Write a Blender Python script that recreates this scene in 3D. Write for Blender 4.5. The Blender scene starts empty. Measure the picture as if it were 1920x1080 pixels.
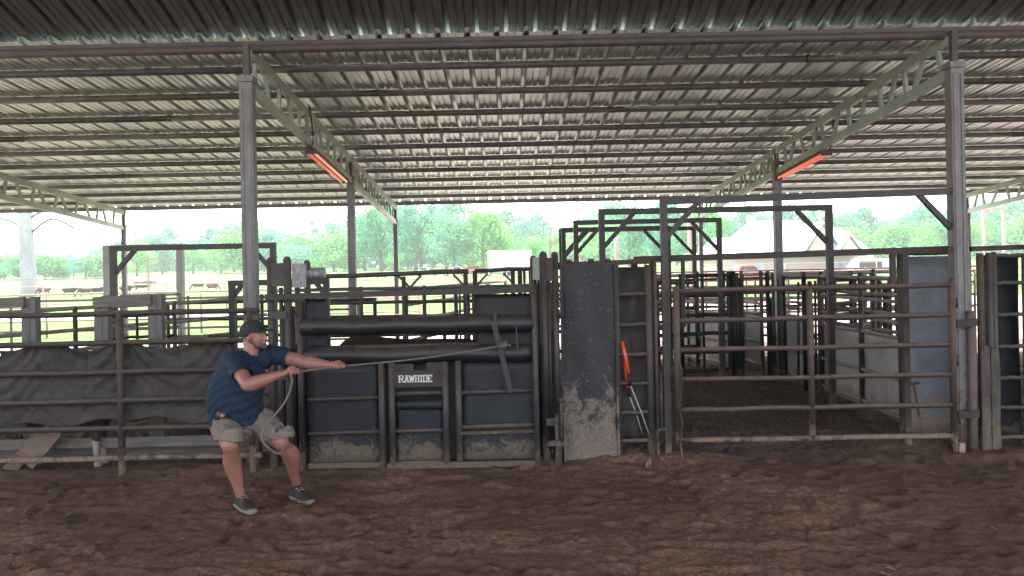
import bpy, bmesh, math, random
import numpy as np
from mathutils import Vector, Matrix
random.seed(7); np.random.seed(7)
PI = math.pi
scn = bpy.context.scene
COL = scn.collection
# ------------------------------------------------------------------ camera, sky, sun, exposure
CAMH, F = 1.95, 1493.33
ROLL = 0.02
cd = bpy.data.cameras.new('camera'); cam = bpy.data.objects.new('camera', cd); COL.objects.link(cam)
cd.lens = 28.0; cd.sensor_width = 36.0; cd.clip_start = 0.05; cd.clip_end = 3000
cd.shift_x = 10/1920.0; cd.shift_y = -40/1920.0
cam.matrix_world = Matrix.Translation((0, 0, CAMH)) @ Matrix.Rotation(PI/2, 4, 'X') @ Matrix.Rotation(-ROLL, 4, 'Z')
scn.camera = cam
w = bpy.data.worlds.new("World"); scn.world = w; w.use_nodes = True
nt = w.node_tree; bg = nt.nodes['Background']
sky = nt.nodes.new('ShaderNodeTexSky'); sky.sky_type = 'NISHITA'; sky.sun_disc = False
SUN_EL, SUN_AZ = math.radians(52), math.radians(-28)
sky.sun_elevation = SUN_EL; sky.sun_rotation = SUN_AZ
sky.air_density = 1.0; sky.dust_density = 2.0; sky.ozone_density = 1.0
hs = nt.nodes.new('ShaderNodeHueSaturation'); hs.inputs['Saturation'].default_value = .32
nt.links.new(sky.outputs[0], hs.inputs['Color']); nt.links.new(hs.outputs[0], bg.inputs[0]); bg.inputs[1].default_value = 0.15
sd = bpy.data.lights.new('sun', 'SUN'); so = bpy.data.objects.new('sun', sd); COL.objects.link(so)
sd.energy = 4.8; sd.angle = math.radians(1.0); sd.color = (1.0, 0.95, 0.88)
so.rotation_euler = (PI/2 - SUN_EL, 0, PI - SUN_AZ)
scn.view_settings.view_transform = 'Standard'; scn.view_settings.look = 'None'
scn.view_settings.gamma = 1.0; scn.view_settings.use_curve_mapping = False
scn.view_settings.exposure = 2.64
try:
    scn.cycles.max_bounces = 10; scn.cycles.diffuse_bounces = 6; scn.cycles.volume_bounces = 1
    scn.cycles.sample_clamp_indirect = 6.0
except Exception: pass

def P(px, py, Y):
    """pixel of the 1920x1080 photograph -> the point on its ray at depth Y"""
    u, v = (px-950)/F, -(py-500)/F
    c, s = math.cos(ROLL), math.sin(ROLL)
    return Vector(((u*c+v*s)*Y, Y, CAMH+(-u*s+v*c)*Y))

# ------------------------------------------------------------------ materials
def newmat(name):
    m = bpy.data.materials.new(name); m.use_nodes = True
    n = m.node_tree.nodes; return m, n, m.node_tree.links, n['Principled BSDF']
def N(n, t, **kw):
    x = n.new(t)
    for k, v in kw.items(): setattr(x, k, v)
    return x
def noise(n, l, scale, detail=5, rough=.6, vec=None, dist=0):
    t = N(n, 'ShaderNodeTexNoise'); t.inputs['Scale'].default_value = scale
    t.inputs['Detail'].default_value = detail; t.inputs['Roughness'].default_value = rough
    t.inputs['Distortion'].default_value = dist
    if vec is not None: l.new(vec, t.inputs['Vector'])
    return t
def ramp(n, l, src, a, b, ca=(0,0,0,1), cb=(1,1,1,1)):
    r = N(n, 'ShaderNodeValToRGB'); r.color_ramp.elements[0].position = a; r.color_ramp.elements[1].position = b
    r.color_ramp.elements[0].color = ca; r.color_ramp.elements[1].color = cb
    l.new(src, r.inputs[0]); return r
def mixc(n, l, fac, a, b):
    m = N(n, 'ShaderNodeMix', data_type='RGBA')
    if isinstance(fac, float): m.inputs[0].default_value = fac
    else: l.new(fac, m.inputs[0])
    for i, c in ((6, a), (7, b)):
        if isinstance(c, tuple): m.inputs[i].default_value = (*c[:3], 1)
        else: l.new(c, m.inputs[i])
    return m.outputs[2]
def surf(name, c1, c2, scale=6, rough=.7, metal=0.0, bump=.15, bscale=60, mud=None, mudh=.5, scuff=None, scuffa=.62, streak=False, stretch=None, dust=None):
    """weathered surface: two mixed tones, optional scuffs and mud that climbs from the ground"""
    m, n, l, p = newmat(name)
    g = N(n, 'ShaderNodeNewGeometry'); pos = g.outputs['Position']
    if stretch:
        mp = N(n, 'ShaderNodeMapping'); mp.inputs['Scale'].default_value = stretch; l.new(pos, mp.inputs[0]); vec = mp.outputs[0]
    else: vec = pos
    t = noise(n, l, scale, 6, .65, vec)
    col = mixc(n, l, ramp(n, l, t.outputs[0], .35, .65).outputs[0], c1, c2)
    t2 = noise(n, l, scale*6, 4, .7, vec)
    col = mixc(n, l, ramp(n, l, t2.outputs[0], .3, .8, (0,0,0,1), (.45,.45,.45,1)).outputs[0], col, tuple(x*.45 for x in c1[:3]))
    if scuff:
        t3 = noise(n, l, 13, 9, .8, pos, 1.6)
        col = mixc(n, l, ramp(n, l, t3.outputs[0], scuffa, scuffa+.05).outputs[0], col, scuff)
    rs = None
    if mud:
        sx = N(n, 'ShaderNodeSeparateXYZ'); l.new(pos, sx.inputs[0])
        mr = N(n, 'ShaderNodeMapRange'); mr.inputs[1].default_value = mudh; mr.inputs[2].default_value = 0.0
        mr.inputs[3].default_value = 0.0; mr.inputs[4].default_value = 1.0; mr.clamp = False; l.new(sx.outputs[2], mr.inputs[0])
        t4 = noise(n, l, 5.5, 9, .72, pos, .8)
        ad = N(n, 'ShaderNodeMath', operation='MULTIPLY_ADD'); l.new(t4.outputs[0], ad.inputs[0]); ad.inputs[1].default_value = 3.2
        l.new(mr.outputs[0], ad.inputs[2])
        k = ramp(n, l, ad.outputs[0], 0.0, 1.0)
        mr2 = N(n, 'ShaderNodeMapRange'); mr2.inputs[1].default_value = 1.55; mr2.inputs[2].default_value = 1.85; l.new(ad.outputs[0], mr2.inputs[0])
        t5 = noise(n, l, 38, 8, .8, pos, .8)
        hole = N(n, 'ShaderNodeMath', operation='MULTIPLY_ADD'); l.new(t5.outputs[0], hole.inputs[0]); hole.inputs[1].default_value = 1.1; l.new(ad.outputs[0], hole.inputs[2])
        l.new(hole.outputs[0], mr2.inputs[0]); mr2.inputs[1].default_value = 2.36; mr2.inputs[2].default_value = 2.66
        tone = mixc(n, l, ramp(n, l, t5.outputs[0], .35, .6).outputs[0], tuple(x*.6 for x in mud), tuple(min(.5, x*1.35) for x in mud))
        col = mixc(n, l, mr2.outputs[0], col, tone)
        rr = N(n, 'ShaderNodeMapRange'); rr.inputs[3].default_value = rough; rr.inputs[4].default_value = .95; l.new(mr2.outputs[0], rr.inputs[0]); l.new(rr.outputs[0], p.inputs['Roughness'])
    else: p.inputs['Roughness'].default_value = rough
    if dust:
        sn = N(n, 'ShaderNodeSeparateXYZ'); l.new(g.outputs['Normal'], sn.inputs[0])
        dm = N(n, 'ShaderNodeMapRange'); dm.inputs[1].default_value = -.15; dm.inputs[2].default_value = .75; dm.inputs[4].default_value = dust; l.new(sn.outputs[2], dm.inputs[0])
        dq = N(n, 'ShaderNodeMath', operation='MULTIPLY'); l.new(dm.outputs[0], dq.inputs[0]); l.new(ramp(n, l, noise(n, l, 11, 6, .7, pos).outputs[0], .3, .55).outputs[0], dq.inputs[1])
        col = mixc(n, l, dq.outputs[0], col, (.17, .115, .085))
    l.new(col, p.inputs['Base Color']); p.inputs['Metallic'].default_value = metal
    b = N(n, 'ShaderNodeBump'); b.inputs['Strength'].default_value = bump; b.inputs['Distance'].default_value = .02
    l.new(noise(n, l, bscale, 4).outputs[0] if not stretch else noise(n, l, bscale, 4, .6, vec).outputs[0], b.inputs['Height'])
    if n[-1].type == 'TEX_NOISE' and not n[-1].inputs['Vector'].is_linked: l.new(pos, n[-1].inputs['Vector'])
    l.new(b.outputs[0], p.inputs['Normal'])
    return m
def plain(name, c, rough=.6, metal=0, var=.25, scale=20, bump=.0):
    return surf(name, c, tuple(x*(1-var) for x in c), scale, rough, metal, bump, scale*4)
MUD = (.115, .088, .068)
M = {}
M['rust'] = surf('rusty_pipe_steel', (.075, .047, .039), (.045, .030, .027), 7, .68, .15, .2, mud=(.22,.15,.11), mudh=.35, dust=0.8)
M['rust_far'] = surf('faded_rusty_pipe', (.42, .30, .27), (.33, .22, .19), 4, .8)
M['dark'] = surf('dark_painted_steel', (.018, .018, .022), (.028, .025, .026), 8, .55, .2, .15, mud=MUD, mudh=.30, dust=0.5)
M['black'] = surf('black_steel', (.006, .006, .008), (.010, .010, .012), 6, .6, .1, .1)
M['grey'] = surf('grey_tube_steel', (.060, .055, .056), (.038, .034, .036), 8, .6, .2, .15, mud=MUD, mudh=.25, dust=0.4)
M['brown'] = surf('brown_dusty_steel', (.048, .034, .031), (.030, .023, .022), 7, .75, .1, .2, mud=(.2,.14,.1), mudh=.3, dust=0.5)
M['navy'] = surf('navy_scuffed_sheet', (.011, .014, .023), (.006, .0075, .012), 3.2, .6, .15, .25, 25, mud=MUD, mudh=.34, scuff=(.075,.075,.08), scuffa=.60)
M['navy2'] = surf('navy_clay_caked_sheet', (.0075, .010, .017), (.010, .010, .013), 2.6, .55, .1, .3, 22, mud=(.15,.12,.10), mudh=.85, scuff=(.07,.055,.048), scuffa=.57)
M['bluegrey'] = surf('blue_grey_sheet', (.22, .245, .28), (.16, .175, .20), 3, .55, .1, .15, 30, mud=(.26,.2,.16), mudh=.6, scuff=(.04,.04,.045), scuffa=.70)
M['whitesheet'] = surf('dirty_pale_sheet', (.42, .40, .40), (.30, .27, .27), 2.5, .6, .05, .15, 30, mud=(.30,.22,.18), mudh=.35, scuff=(.12,.09,.08), scuffa=.69)
M['palerail'] = surf('pale_dusty_rail', (.34, .29, .27), (.22, .18, .16), 6, .75, .1, .15)
M['padded'] = surf('dark_padded_pipe', (.008, .010, .016), (.006, .007, .010), 4, .5, 0, .2, 18, dust=0.28)
M['galv'] = surf('galvanised_flaked_plate', (.34, .35, .35), (.12, .125, .13), 22, .55, .3, .2, 60, stretch=(2, 2, .6))
M['post'] = surf('weathered_steel_post', (.21, .208, .212), (.13, .12, .115), 4, .55, .25, .12, 40, mud=(.10,.062,.048), mudh=1.0, stretch=(3,3,1))
M['post2'] = surf('brown_pitted_post', (.13, .095, .08), (.16, .14, .13), 8, .75, .15, .3, 40)
M['truss'] = surf('pale_green_truss_paint', (.33, .40, .34), (.25, .29, .25), 3, .5, .15, .05)
M['purlin'] = surf('dark_purlin_pipe', (.22, .235, .25), (.14, .145, .155), 5, .45, .3, .1)
M['ridge'] = surf('rusty_ridge_beam', (.10, .082, .076), (.06, .052, .05), 5, .6, .2, .15)
M['board'] = surf('mud_stained_post_board', (.10, .088, .08), (.055, .045, .04), 6, .85, 0, .5, 20, mud=MUD, mudh=.6, stretch=None)
M['wood'] = surf('weathered_grey_timber', (.21, .20, .19), (.12, .11, .10), 6, .85, 0, .5, 20, stretch=(6, 6, .7))
M['woodh'] = surf('weathered_timber_board', (.19, .17, .155), (.11, .095, .085), 6, .85, 0, .5, 20, stretch=(.7, 6, 6))
M['plank'] = surf('brown_scrap_board', (.20, .135, .105), (.12, .08, .065), 5, .85, 0, .4, 20)
M['rubber'] = surf('dusty_black_belting', (.026, .024, .024), (.062, .050, .045), 2.3, .8, 0, .3, 9, scuff=(.10,.085,.078), scuffa=.66)
M['rope'] = surf('worn_rope', (.24, .19, .155), (.15, .115, .095), 90, .9, 0, .6, 300)
M['orange'] = plain('orange_plastic', (.75, .07, .02), .4)
M['white'] = plain('white_paint', (.75, .75, .74), .5)
M['brick'] = plain('pink_brick_wall', (.62, .47, .43), .8)
M['roofgrey'] = plain('grey_roof_shingle', (.50, .55, .68), .7, scale=2)
M['glass'] = plain('dark_window_glass', (.03, .035, .04), .1)
M['tyre'] = plain('tyre_rubber', (.02, .02, .02), .8)
M['redcar'] = plain('red_vehicle_paint', (.55, .03, .03), .3)
M['bluecar'] = plain('blue_vehicle_paint', (.05, .13, .45), .3)
M['skin'] = surf('sunburnt_skin', (.32, .145, .11), (.26, .11, .085), 14, .5, 0, .1, 120)
M['shirt'] = surf('navy_cotton_shirt', (.002, .020, .047), (.002, .014, .036), 5, .85, 0, .3, 30)
M['shorts'] = surf('grey_canvas_shorts', (.20, .168, .148), (.155, .13, .115), 6, .9, 0, .3, 60)
M['cap'] = surf('charcoal_cap_cloth', (.022, .026, .030), (.015, .017, .02), 15, .85, 0, .2, 200)
M['shoe'] = surf('dark_trainer_fabric', (.030, .025, .023), (.020, .017, .016), 12, .8, 0, .2, 100)
M['sole'] = plain('olive_shoe_toe', (.20, .18, .145), .8)
M['leather'] = plain('brown_belt_leather', (.10, .042, .026), .5)
M['beard'] = plain('grey_brown_stubble', (.13, .075, .06), .9)
M['dark_cow'] = surf('dark_brown_hide', (.030, .020, .018), (.05, .033, .027), 4, .8, 0, .5, 80)
M['brown_cow'] = surf('brown_hide', (.075, .035, .025), (.05, .026, .02), 4, .85)
M['red_cow'] = surf('red_brown_hide', (.20, .08, .05), (.13, .055, .04), 4, .85)
M['white_leg'] = plain('white_hide', (.34, .28, .25), .85)
M['bark'] = surf('grey_tree_bark', (.16, .13, .11), (.09, .075, .065), 4, .9, 0, .5, 10, stretch=(1,1,.2))
M['woodpale'] = surf('pale_silver_timber', (.42, .41, .40), (.30, .29, .28), 5, .85, 0, .4, 20, stretch=(5, 5, .7))
M['palebark'] = surf('bleached_bare_trunk', (.42, .41, .46), (.28, .27, .32), 1.2, .9, 0, .5, 10, stretch=(1,1,.3))

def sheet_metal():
    m, n, l, p = newmat('bounce_tinted_galvalume_sheet')
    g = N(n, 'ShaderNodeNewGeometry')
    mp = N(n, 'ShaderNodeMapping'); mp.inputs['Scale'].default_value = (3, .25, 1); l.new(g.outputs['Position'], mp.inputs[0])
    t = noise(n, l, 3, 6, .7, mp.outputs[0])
    col = mixc(n, l, ramp(n, l, t.outputs[0], .35, .7).outputs[0], (.62, .78, .71), (.48, .60, .56))  # green in both tones stands for light bounced up from the grass
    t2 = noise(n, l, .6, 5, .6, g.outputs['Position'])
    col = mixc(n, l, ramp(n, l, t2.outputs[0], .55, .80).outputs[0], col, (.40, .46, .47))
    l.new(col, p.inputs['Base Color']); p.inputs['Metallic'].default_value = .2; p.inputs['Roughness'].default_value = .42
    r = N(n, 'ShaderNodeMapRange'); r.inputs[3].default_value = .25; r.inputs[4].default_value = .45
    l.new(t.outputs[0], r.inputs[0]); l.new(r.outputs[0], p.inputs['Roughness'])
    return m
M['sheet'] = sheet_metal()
M['sheet_shaded'] = surf('shade_darkened_roof_sheet', (.15, .145, .14), (.10, .095, .092), 3, .5, .2, .05, 10, stretch=(3, .3, 1))  # base darkened to put the arena roof's shade into its colour
def leafmat(name, c1, c2):
    m, n, l, p = newmat(name)
    g = N(n, 'ShaderNodeNewGeometry'); oi = N(n, 'ShaderNodeObjectInfo')
    t = noise(n, l, .35, 4, .6, g.outputs['Position'])
    wn = N(n, 'ShaderNodeTexWhiteNoise'); l.new(g.outputs['Random Per Island'], wn.inputs[0]) if False else None
    col = mixc(n, l, ramp(n, l, t.outputs[0], .35, .65).outputs[0], c1, c2)
    hs = N(n, 'ShaderNodeHueSaturation'); l.new(col, hs.inputs['Color'])
    mr = N(n, 'ShaderNodeMapRange'); mr.inputs[3].default_value = .85; mr.inputs[4].default_value = 1.18; l.new(g.outputs['Random Per Island'], mr.inputs[0]); l.new(mr.outputs[0], hs.inputs['Value'])
    mh = N(n, 'ShaderNodeMapRange'); mh.inputs[3].default_value = .48; mh.inputs[4].default_value = .53; l.new(oi.outputs['Random'], mh.inputs[0]); l.new(mh.outputs[0], hs.inputs['Hue'])
    l.new(hs.outputs[0], p.inputs['Base Color']); p.inputs['Roughness'].default_value = .8; p.inputs['Specular IOR Level'].default_value = .1
    tr = N(n, 'ShaderNodeBsdfTranslucent'); l.new(hs.outputs[0], tr.inputs[0])
    ms = N(n, 'ShaderNodeMixShader'); ms.inputs[0].default_value = .35
    l.new(p.outputs[0], ms.inputs[1]); l.new(tr.outputs[0], ms.inputs[2]); l.new(ms.outputs[0], n['Material Output'].inputs[0])
    return m
M['leafA'] = leafmat('deep_green_leaves', (.04, .20, .125), (.06, .27, .13))
M['leafB'] = leafmat('yellow_green_leaves', (.15, .40, .06), (.09, .32, .09))
M['leafC'] = leafmat('grey_green_leaves', (.12, .30, .18), (.09, .26, .15))

def ground_mat():
    m, n, l, p = newmat('arena_dirt_and_pasture')
    g = N(n, 'ShaderNodeNewGeometry'); pos = g.outputs['Position']
    t = noise(n, l, 1.1, 8, .7, pos)
    d = mixc(n, l, ramp(n, l, t.outputs[0], .3, .7).outputs[0], (.255, .140, .092), (.385, .228, .158))
    t7 = noise(n, l, .42, 5, .65, pos, .6)
    d = mixc(n, l, ramp(n, l, t7.outputs[0], .42, .62).outputs[0], d, (.14, .080, .056))
    t2 = noise(n, l, 22, 9, .82, pos)
    d = mixc(n, l, ramp(n, l, t2.outputs[0], .42, .62).outputs[0], tuple([.12, .070, .050]), d)
    t6 = noise(n, l, 90, 3, .7, pos)
    d = mixc(n, l, ramp(n, l, t6.outputs[0], .64, .70).outputs[0], d, (.33, .22, .16))
    # darker soil in the alleys behind the gates
    sx = N(n, 'ShaderNodeSeparateXYZ'); l.new(pos, sx.inputs[0])
    tw = noise(n, l, .8, 4, .6, pos)
    yy = N(n, 'ShaderNodeMath', operation='MULTIPLY_ADD'); l.new(tw.outputs[0], yy.inputs[0]); yy.inputs[1].default_value = 1.2; l.new(sx.outputs[1], yy.inputs[2])
    a1 = N(n, 'ShaderNodeMapRange'); a1.inputs[1].default_value = 8.3; a1.inputs[2].default_value = 8.9; l.new(yy.outputs[0], a1.inputs[0])
    d = mixc(n, l, a1.outputs[0], d, mixc(n, l, ramp(n, l, t2.outputs[0], .4, .66).outputs[0], (.065, .046, .039), (.21, .15, .125)))
    # pale sandy yard beyond the shed, then grass
    s = mixc(n, l, t.outputs[0], (.36, .27, .24), (.46, .37, .33))
    a2 = N(n, 'ShaderNodeMapRange'); a2.inputs[1].default_value = 19.2; a2.inputs[2].default_value = 20.6; l.new(yy.outputs[0], a2.inputs[0])
    d = mixc(n, l, a2.outputs[0], d, s)
    gr = mixc(n, l, ramp(n, l, noise(n, l, .12, 6, .7, pos).outputs[0], .35, .65).outputs[0], (.045, .125, .018), (.085, .15, .026))
    gr = mixc(n, l, ramp(n, l, noise(n, l, 6, 5, .8, pos).outputs[0], .4, .7).outputs[0], gr, (.04, .10, .018))
    # boundary runs away to the right: y > 22 + 1.7*(x+3)
    xx = N(n, 'ShaderNodeMath', operation='ADD'); l.new(sx.outputs[0], xx.inputs[0]); xx.inputs[1].default_value = 5.0
    x2 = N(n, 'ShaderNodeMath', operation='MAXIMUM'); l.new(xx.outputs[0], x2.inputs[0]); x2.inputs[1].default_value = 0.0
    x3 = N(n, 'ShaderNodeMath', operation='MULTIPLY'); l.new(x2.outputs[0], x3.inputs[0]); x3.inputs[1].default_value = 4.0
    x4 = N(n, 'ShaderNodeMath', operation='MINIMUM'); l.new(x3.outputs[0], x4.inputs[0]); x4.inputs[1].default_value = 15.0
    x5 = N(n, 'ShaderNodeMath', operation='SUBTRACT'); l.new(yy.outputs[0], x5.inputs[0]); l.new(x4.outputs[0], x5.inputs[1])
    a3 = N(n, 'ShaderNodeMapRange'); a3.inputs[1].default_value = 22.5; a3.inputs[2].default_value = 24.5; l.new(x5.outputs[0], a3.inputs[0])
    col = mixc(n, l, a3.outputs[0], d, gr)
    l.new(col, p.inputs['Base Color']); p.inputs['Roughness'].default_value = .95
    p.inputs['Specular IOR Level'].default_value = .15
    b = N(n, 'ShaderNodeBump'); b.inputs['Strength'].default_value = .9; b.inputs['Distance'].default_value = .02
    mx = N(n, 'ShaderNodeMath', operation='ADD'); l.new(t2.outputs[0], mx.inputs[0]); l.new(t6.outputs[0], mx.inputs[1])
    l.new(mx.outputs[0], b.inputs['Height']); l.new(b.outputs[0], p.inputs['Normal'])
    return m
M['ground'] = ground_mat()
def emis(name, c, s):
    m, n, l, p = newmat(name); p.inputs['Base Color'].default_value = (c[0]*.4, c[1]*.3, c[2]*.3, 1)
    p.inputs['Emission Color'].default_value = (*c, 1); p.inputs['Emission Strength'].default_value = s
    return m
M['tube_red'] = emis('glowing_red_orange_tube', (1, .22, .13), .12)
M['tube_yel'] = emis('glowing_amber_tube', (1, .48, .24), .12)

# ------------------------------------------------------------------ mesh helpers
def BM(): return bmesh.new()
def box(bm, x0, x1, y0, y1, z0, z1):
    r = bmesh.ops.create_cube(bm, size=1.0)
    for v in r['verts']:
        v.co = Vector(((x0+x1)/2+v.co.x*(x1-x0), (y0+y1)/2+v.co.y*(y1-y0), (z0+z1)/2+v.co.z*(z1-z0)))
    return r['verts']
def frame_of(d, up=None):
    d = d.normalized(); up = up or (Vector((0,0,1)) if abs(d.z) < .9 else Vector((0,1,0)))
    a = d.cross(up).normalized(); return a, a.cross(d).normalized()
def pipe(bm, a, b, r, n=10, r2=None, caps=True):
    a = Vector(a); b = Vector(b); r2 = r if r2 is None else r2
    e, f = frame_of(b-a)
    A = [bm.verts.new(a+(e*math.cos(2*PI*i/n)+f*math.sin(2*PI*i/n))*r) for i in range(n)]
    B = [bm.verts.new(b+(e*math.cos(2*PI*i/n)+f*math.sin(2*PI*i/n))*r2) for i in range(n)]
    for i in range(n):
        fc = bm.faces.new((A[i], A[(i+1) % n], B[(i+1) % n], B[i])); fc.smooth = True
    if caps: bm.faces.new(list(reversed(A))); bm.faces.new(B)
def bar(bm, a, b, wd, ht, up=None):
    """rectangular bar from a to b, wd across, ht along up"""
    a = Vector(a); b = Vector(b); e, f = frame_of(b-a, up)
    vs = []
    for p in (a, b):
        for s, t in ((-1,-1), (1,-1), (1,1), (-1,1)): vs.append(bm.verts.new(p+e*s*wd/2+f*t*ht/2))
    for q in ((3,2,1,0), (4,5,6,7), (0,1,5,4), (1,2,6,5), (2,3,7,6), (3,0,4,7)): bm.faces.new([vs[i] for i in q])
def tubepath(bm, pts, rad, n=8, closed_caps=True):
    """smooth tube through points, rad = number or list"""
    pts = [Vector(p) for p in pts]; rings = []; e = None
    for i, p in enumerate(pts):
        d = (pts[min(i+1, len(pts)-1)]-pts[max(i-1, 0)]).normalized()
        if e is None: e, f = frame_of(d)
        else:
            e = (e-d*e.dot(d)).normalized(); f = e.cross(d).normalized()
        r = rad[i] if isinstance(rad, (list, tuple)) else rad
        rings.append([bm.verts.new(p+(e*math.cos(2*PI*k/n)+f*math.sin(2*PI*k/n))*r) for k in range(n)])
    for A, B in zip(rings, rings[1:]):
        for k in range(n):
            fc = bm.faces.new((A[k], A[(k+1) % n], B[(k+1) % n], B[k])); fc.smooth = True
    if closed_caps: bm.faces.new(list(reversed(rings[0]))); bm.faces.new(rings[-1])
def spline(pts, k=6):
    """Catmull-Rom through tuples of any length"""
    pts = [np.array(p, float) for p in pts]; q = [2*pts[0]-pts[1]]+pts+[2*pts[-1]-pts[-2]]; out = []
    for i in range(1, len(q)-2):
        for j in range(k):
            t = j/k; a, b, c, d = q[i-1:i+3]
            out.append(.5*((2*b)+(-a+c)*t+(2*a-5*b+4*c-d)*t*t+(-a+3*b-3*c+d)*t**3))
    out.append(pts[-1]); return out
def obj(name, bm, mat, parent=None, loc=None):
    bmesh.ops.recalc_face_normals(bm, faces=bm.faces)
    me = bpy.data.meshes.new(name); bm.to_mesh(me); bm.free(); me.materials.append(M[mat] if isinstance(mat, str) else mat)
    o = bpy.data.objects.new(name, me); COL.objects.link(o)
    if parent is not None:
        w_ = parent['_w'] if '_w' in parent else parent.location
        me.transform(Matrix.Translation(-Vector(w_))); o.parent = parent; o['_w'] = tuple(w_)
    elif loc is not None:
        me.transform(Matrix.Translation(-Vector(loc))); o.location = loc; o['_w'] = tuple(loc)
    else: o['_w'] = (0., 0., 0.)
    return o
def tag(o, label, cat, group=None, kind=None):
    o['label'] = label; o['category'] = cat
    if group: o['group'] = group
    if kind: o['kind'] = kind
    return o
def thing(name, label, cat, loc, group=None):
    o = bpy.data.objects.new(name, None); o.empty_display_size = .2; COL.objects.link(o); o.location = loc; o['_w'] = tuple(loc)
    return tag(o, label, cat, group)
def structure(o): o['kind'] = 'structure'; return o
def copy_tree(o, parent=None):
    c = o.copy(); COL.objects.link(c)
    if parent is not None: c.parent = parent
    for ch in list(o.children): copy_tree(ch, c)
    return c
KIDS = {}

# panel in the vertical plane through plan points A and B
def panel(name, label, cat, A, B, rails, posts, r=.028, mat='rust', sheets=(), smat='navy', pr=None, pmat=None, square=False, group=None, off=.045, jitter=0, rmat=None):
    A = Vector((A[0], A[1], 0)); B = Vector((B[0], B[1], 0)); d = B-A; dn = d.normalized(); nn = Vector((-dn.y, dn.x, 0))
    T = thing(name, label, cat, tuple((A+B)/2), group); pr = pr or r*1.1
    for z in rails:
        z0, z1 = z if isinstance(z, tuple) else (z, z)
        bm = BM(); j = random.uniform(-jitter, jitter)
        if square: bar(bm, A+Vector((0,0,z0+j)), B+Vector((0,0,z1)), r*1.9, r*1.9)
        else:
            k = 6; pts = [A.lerp(B, i/k)+Vector((0,0,z0+(z1-z0)*i/k+(random.uniform(-.006,.006) if 0 < i < k else 0))) for i in range(k+1)]
            tubepath(bm, pts, r, 10)
        obj('rail', bm, rmat or mat, T)
    for pz in posts:
        t, z0, z1 = pz[:3]; rr = pz[3] if len(pz) > 3 else pr; c = A.lerp(B, t); bm = BM()
        lean = Vector((random.uniform(-.006,.006), 0, 0))
        if square: bar(bm, c+Vector((0,0,z0)), c+Vector((0,0,z1)), rr*2, rr*2, Vector((0,1,0)))
        else: pipe(bm, c+Vector((0,0,z0)), c+Vector((0,0,z1))+lean, rr, 12)
        obj('post', bm, pmat or mat, T)
    for s in sheets:
        t0, t1, z0, z1 = s[:4]; bm = BM(); a = A.lerp(B, t0)+nn*off; b = A.lerp(B, t1)+nn*off
        wrinkled_plate(bm, a, b, z0, z1, nn, .006)
        obj('sheet_panel', bm, s[4] if len(s) > 4 else smat, T)
    return T
def wrinkled_plate(bm, a, b, z0, z1, nn, th, amp=.006, nx=10, nz=10):
    ph = random.random()*9
    def h(s, t): return amp*(math.sin(5*s+ph)*math.sin(4.3*t+ph*2)+.5*math.sin(11*s*t+ph))
    G = {}
    for side in (0, 1):
        for i in range(nx+1):
            for j in range(nz+1):
                s, t = i/nx, j/nz; p = Vector(a).lerp(Vector(b), s); p.z = z0+(z1-z0)*t
                G[side, i, j] = bm.verts.new(p+nn*(h(s*2, t*2)+(th if side else 0)))
    for side in (0, 1):
        for i in range(nx):
            for j in range(nz):
                f = bm.faces.new((G[side,i,j], G[side,i+1,j], G[side,i+1,j+1], G[side,i,j+1])); f.smooth = True
    for i in range(nx):
        for j in (0, nz): bm.faces.new((G[0,i,j], G[0,i+1,j], G[1,i+1,j], G[1,i,j]))
    for j in range(nz):
        for i in (0, nx): bm.faces.new((G[0,i,j], G[0,i,j+1], G[1,i,j+1], G[1,i,j]))

# ------------------------------------------------------------------ ground: one sheet, churned near, flat far
def vnoise(x, y, seed):
    xi = np.floor(x).astype(np.int64); yi = np.floor(y).astype(np.int64); fx = x-xi; fy = y-yi
    fx = fx*fx*(3-2*fx); fy = fy*fy*(3-2*fy)
    def h(a, b):
        k = (a*374761393+b*668265263+seed*974711) & 0xffffffff
        k = ((k ^ (k >> 13))*1274126177) & 0xffffffff
        return ((k ^ (k >> 16)) & 0xffff)/65535.0
    return (h(xi,yi)*(1-fx)+h(xi+1,yi)*fx)*(1-fy)+(h(xi,yi+1)*(1-fx)+h(xi+1,yi+1)*fx)*fy
def rise(y): return max(0.0, y-30)*.016 if not hasattr(y, 'shape') else np.maximum(0, y-30)*.016
def dirt_h(x, y):
    wx = x+.25*vnoise(x*1.7, y*1.7, 31)+.08*vnoise(x*6, y*6, 32); wy = y+.25*vnoise(x*1.7, y*1.7, 33)+.08*vnoise(x*6, y*6, 34)
    h = .05*(vnoise(wx*.7, wy*.9, 1)-.5)
    h += .040*(vnoise(wx*2.2, wy*2.6, 2)-.5)
    rd = 1-np.abs(2*vnoise(wx*4.2, wy*5.0, 3)-1); h += .016*(rd-.5)
    h += .022*(vnoise(wx*6.5, wy*7.5, 4)-.5)*(.4+vnoise(x*.8, y*.8, 41))
    h += .020*(vnoise(wx*13, wy*14, 5)-.5)*(.3+1.2*vnoise(x*1.1, y*1.1, 42))+.017*(vnoise(wx*27, wy*27, 6)-.5)+.010*(vnoise(x*52, y*50, 7)-.5)
    pits = vnoise(wx*4.1, wy*4.9, 8); h -= .035*np.clip((pits-.74)/.2, 0, 1)
    return h
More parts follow.
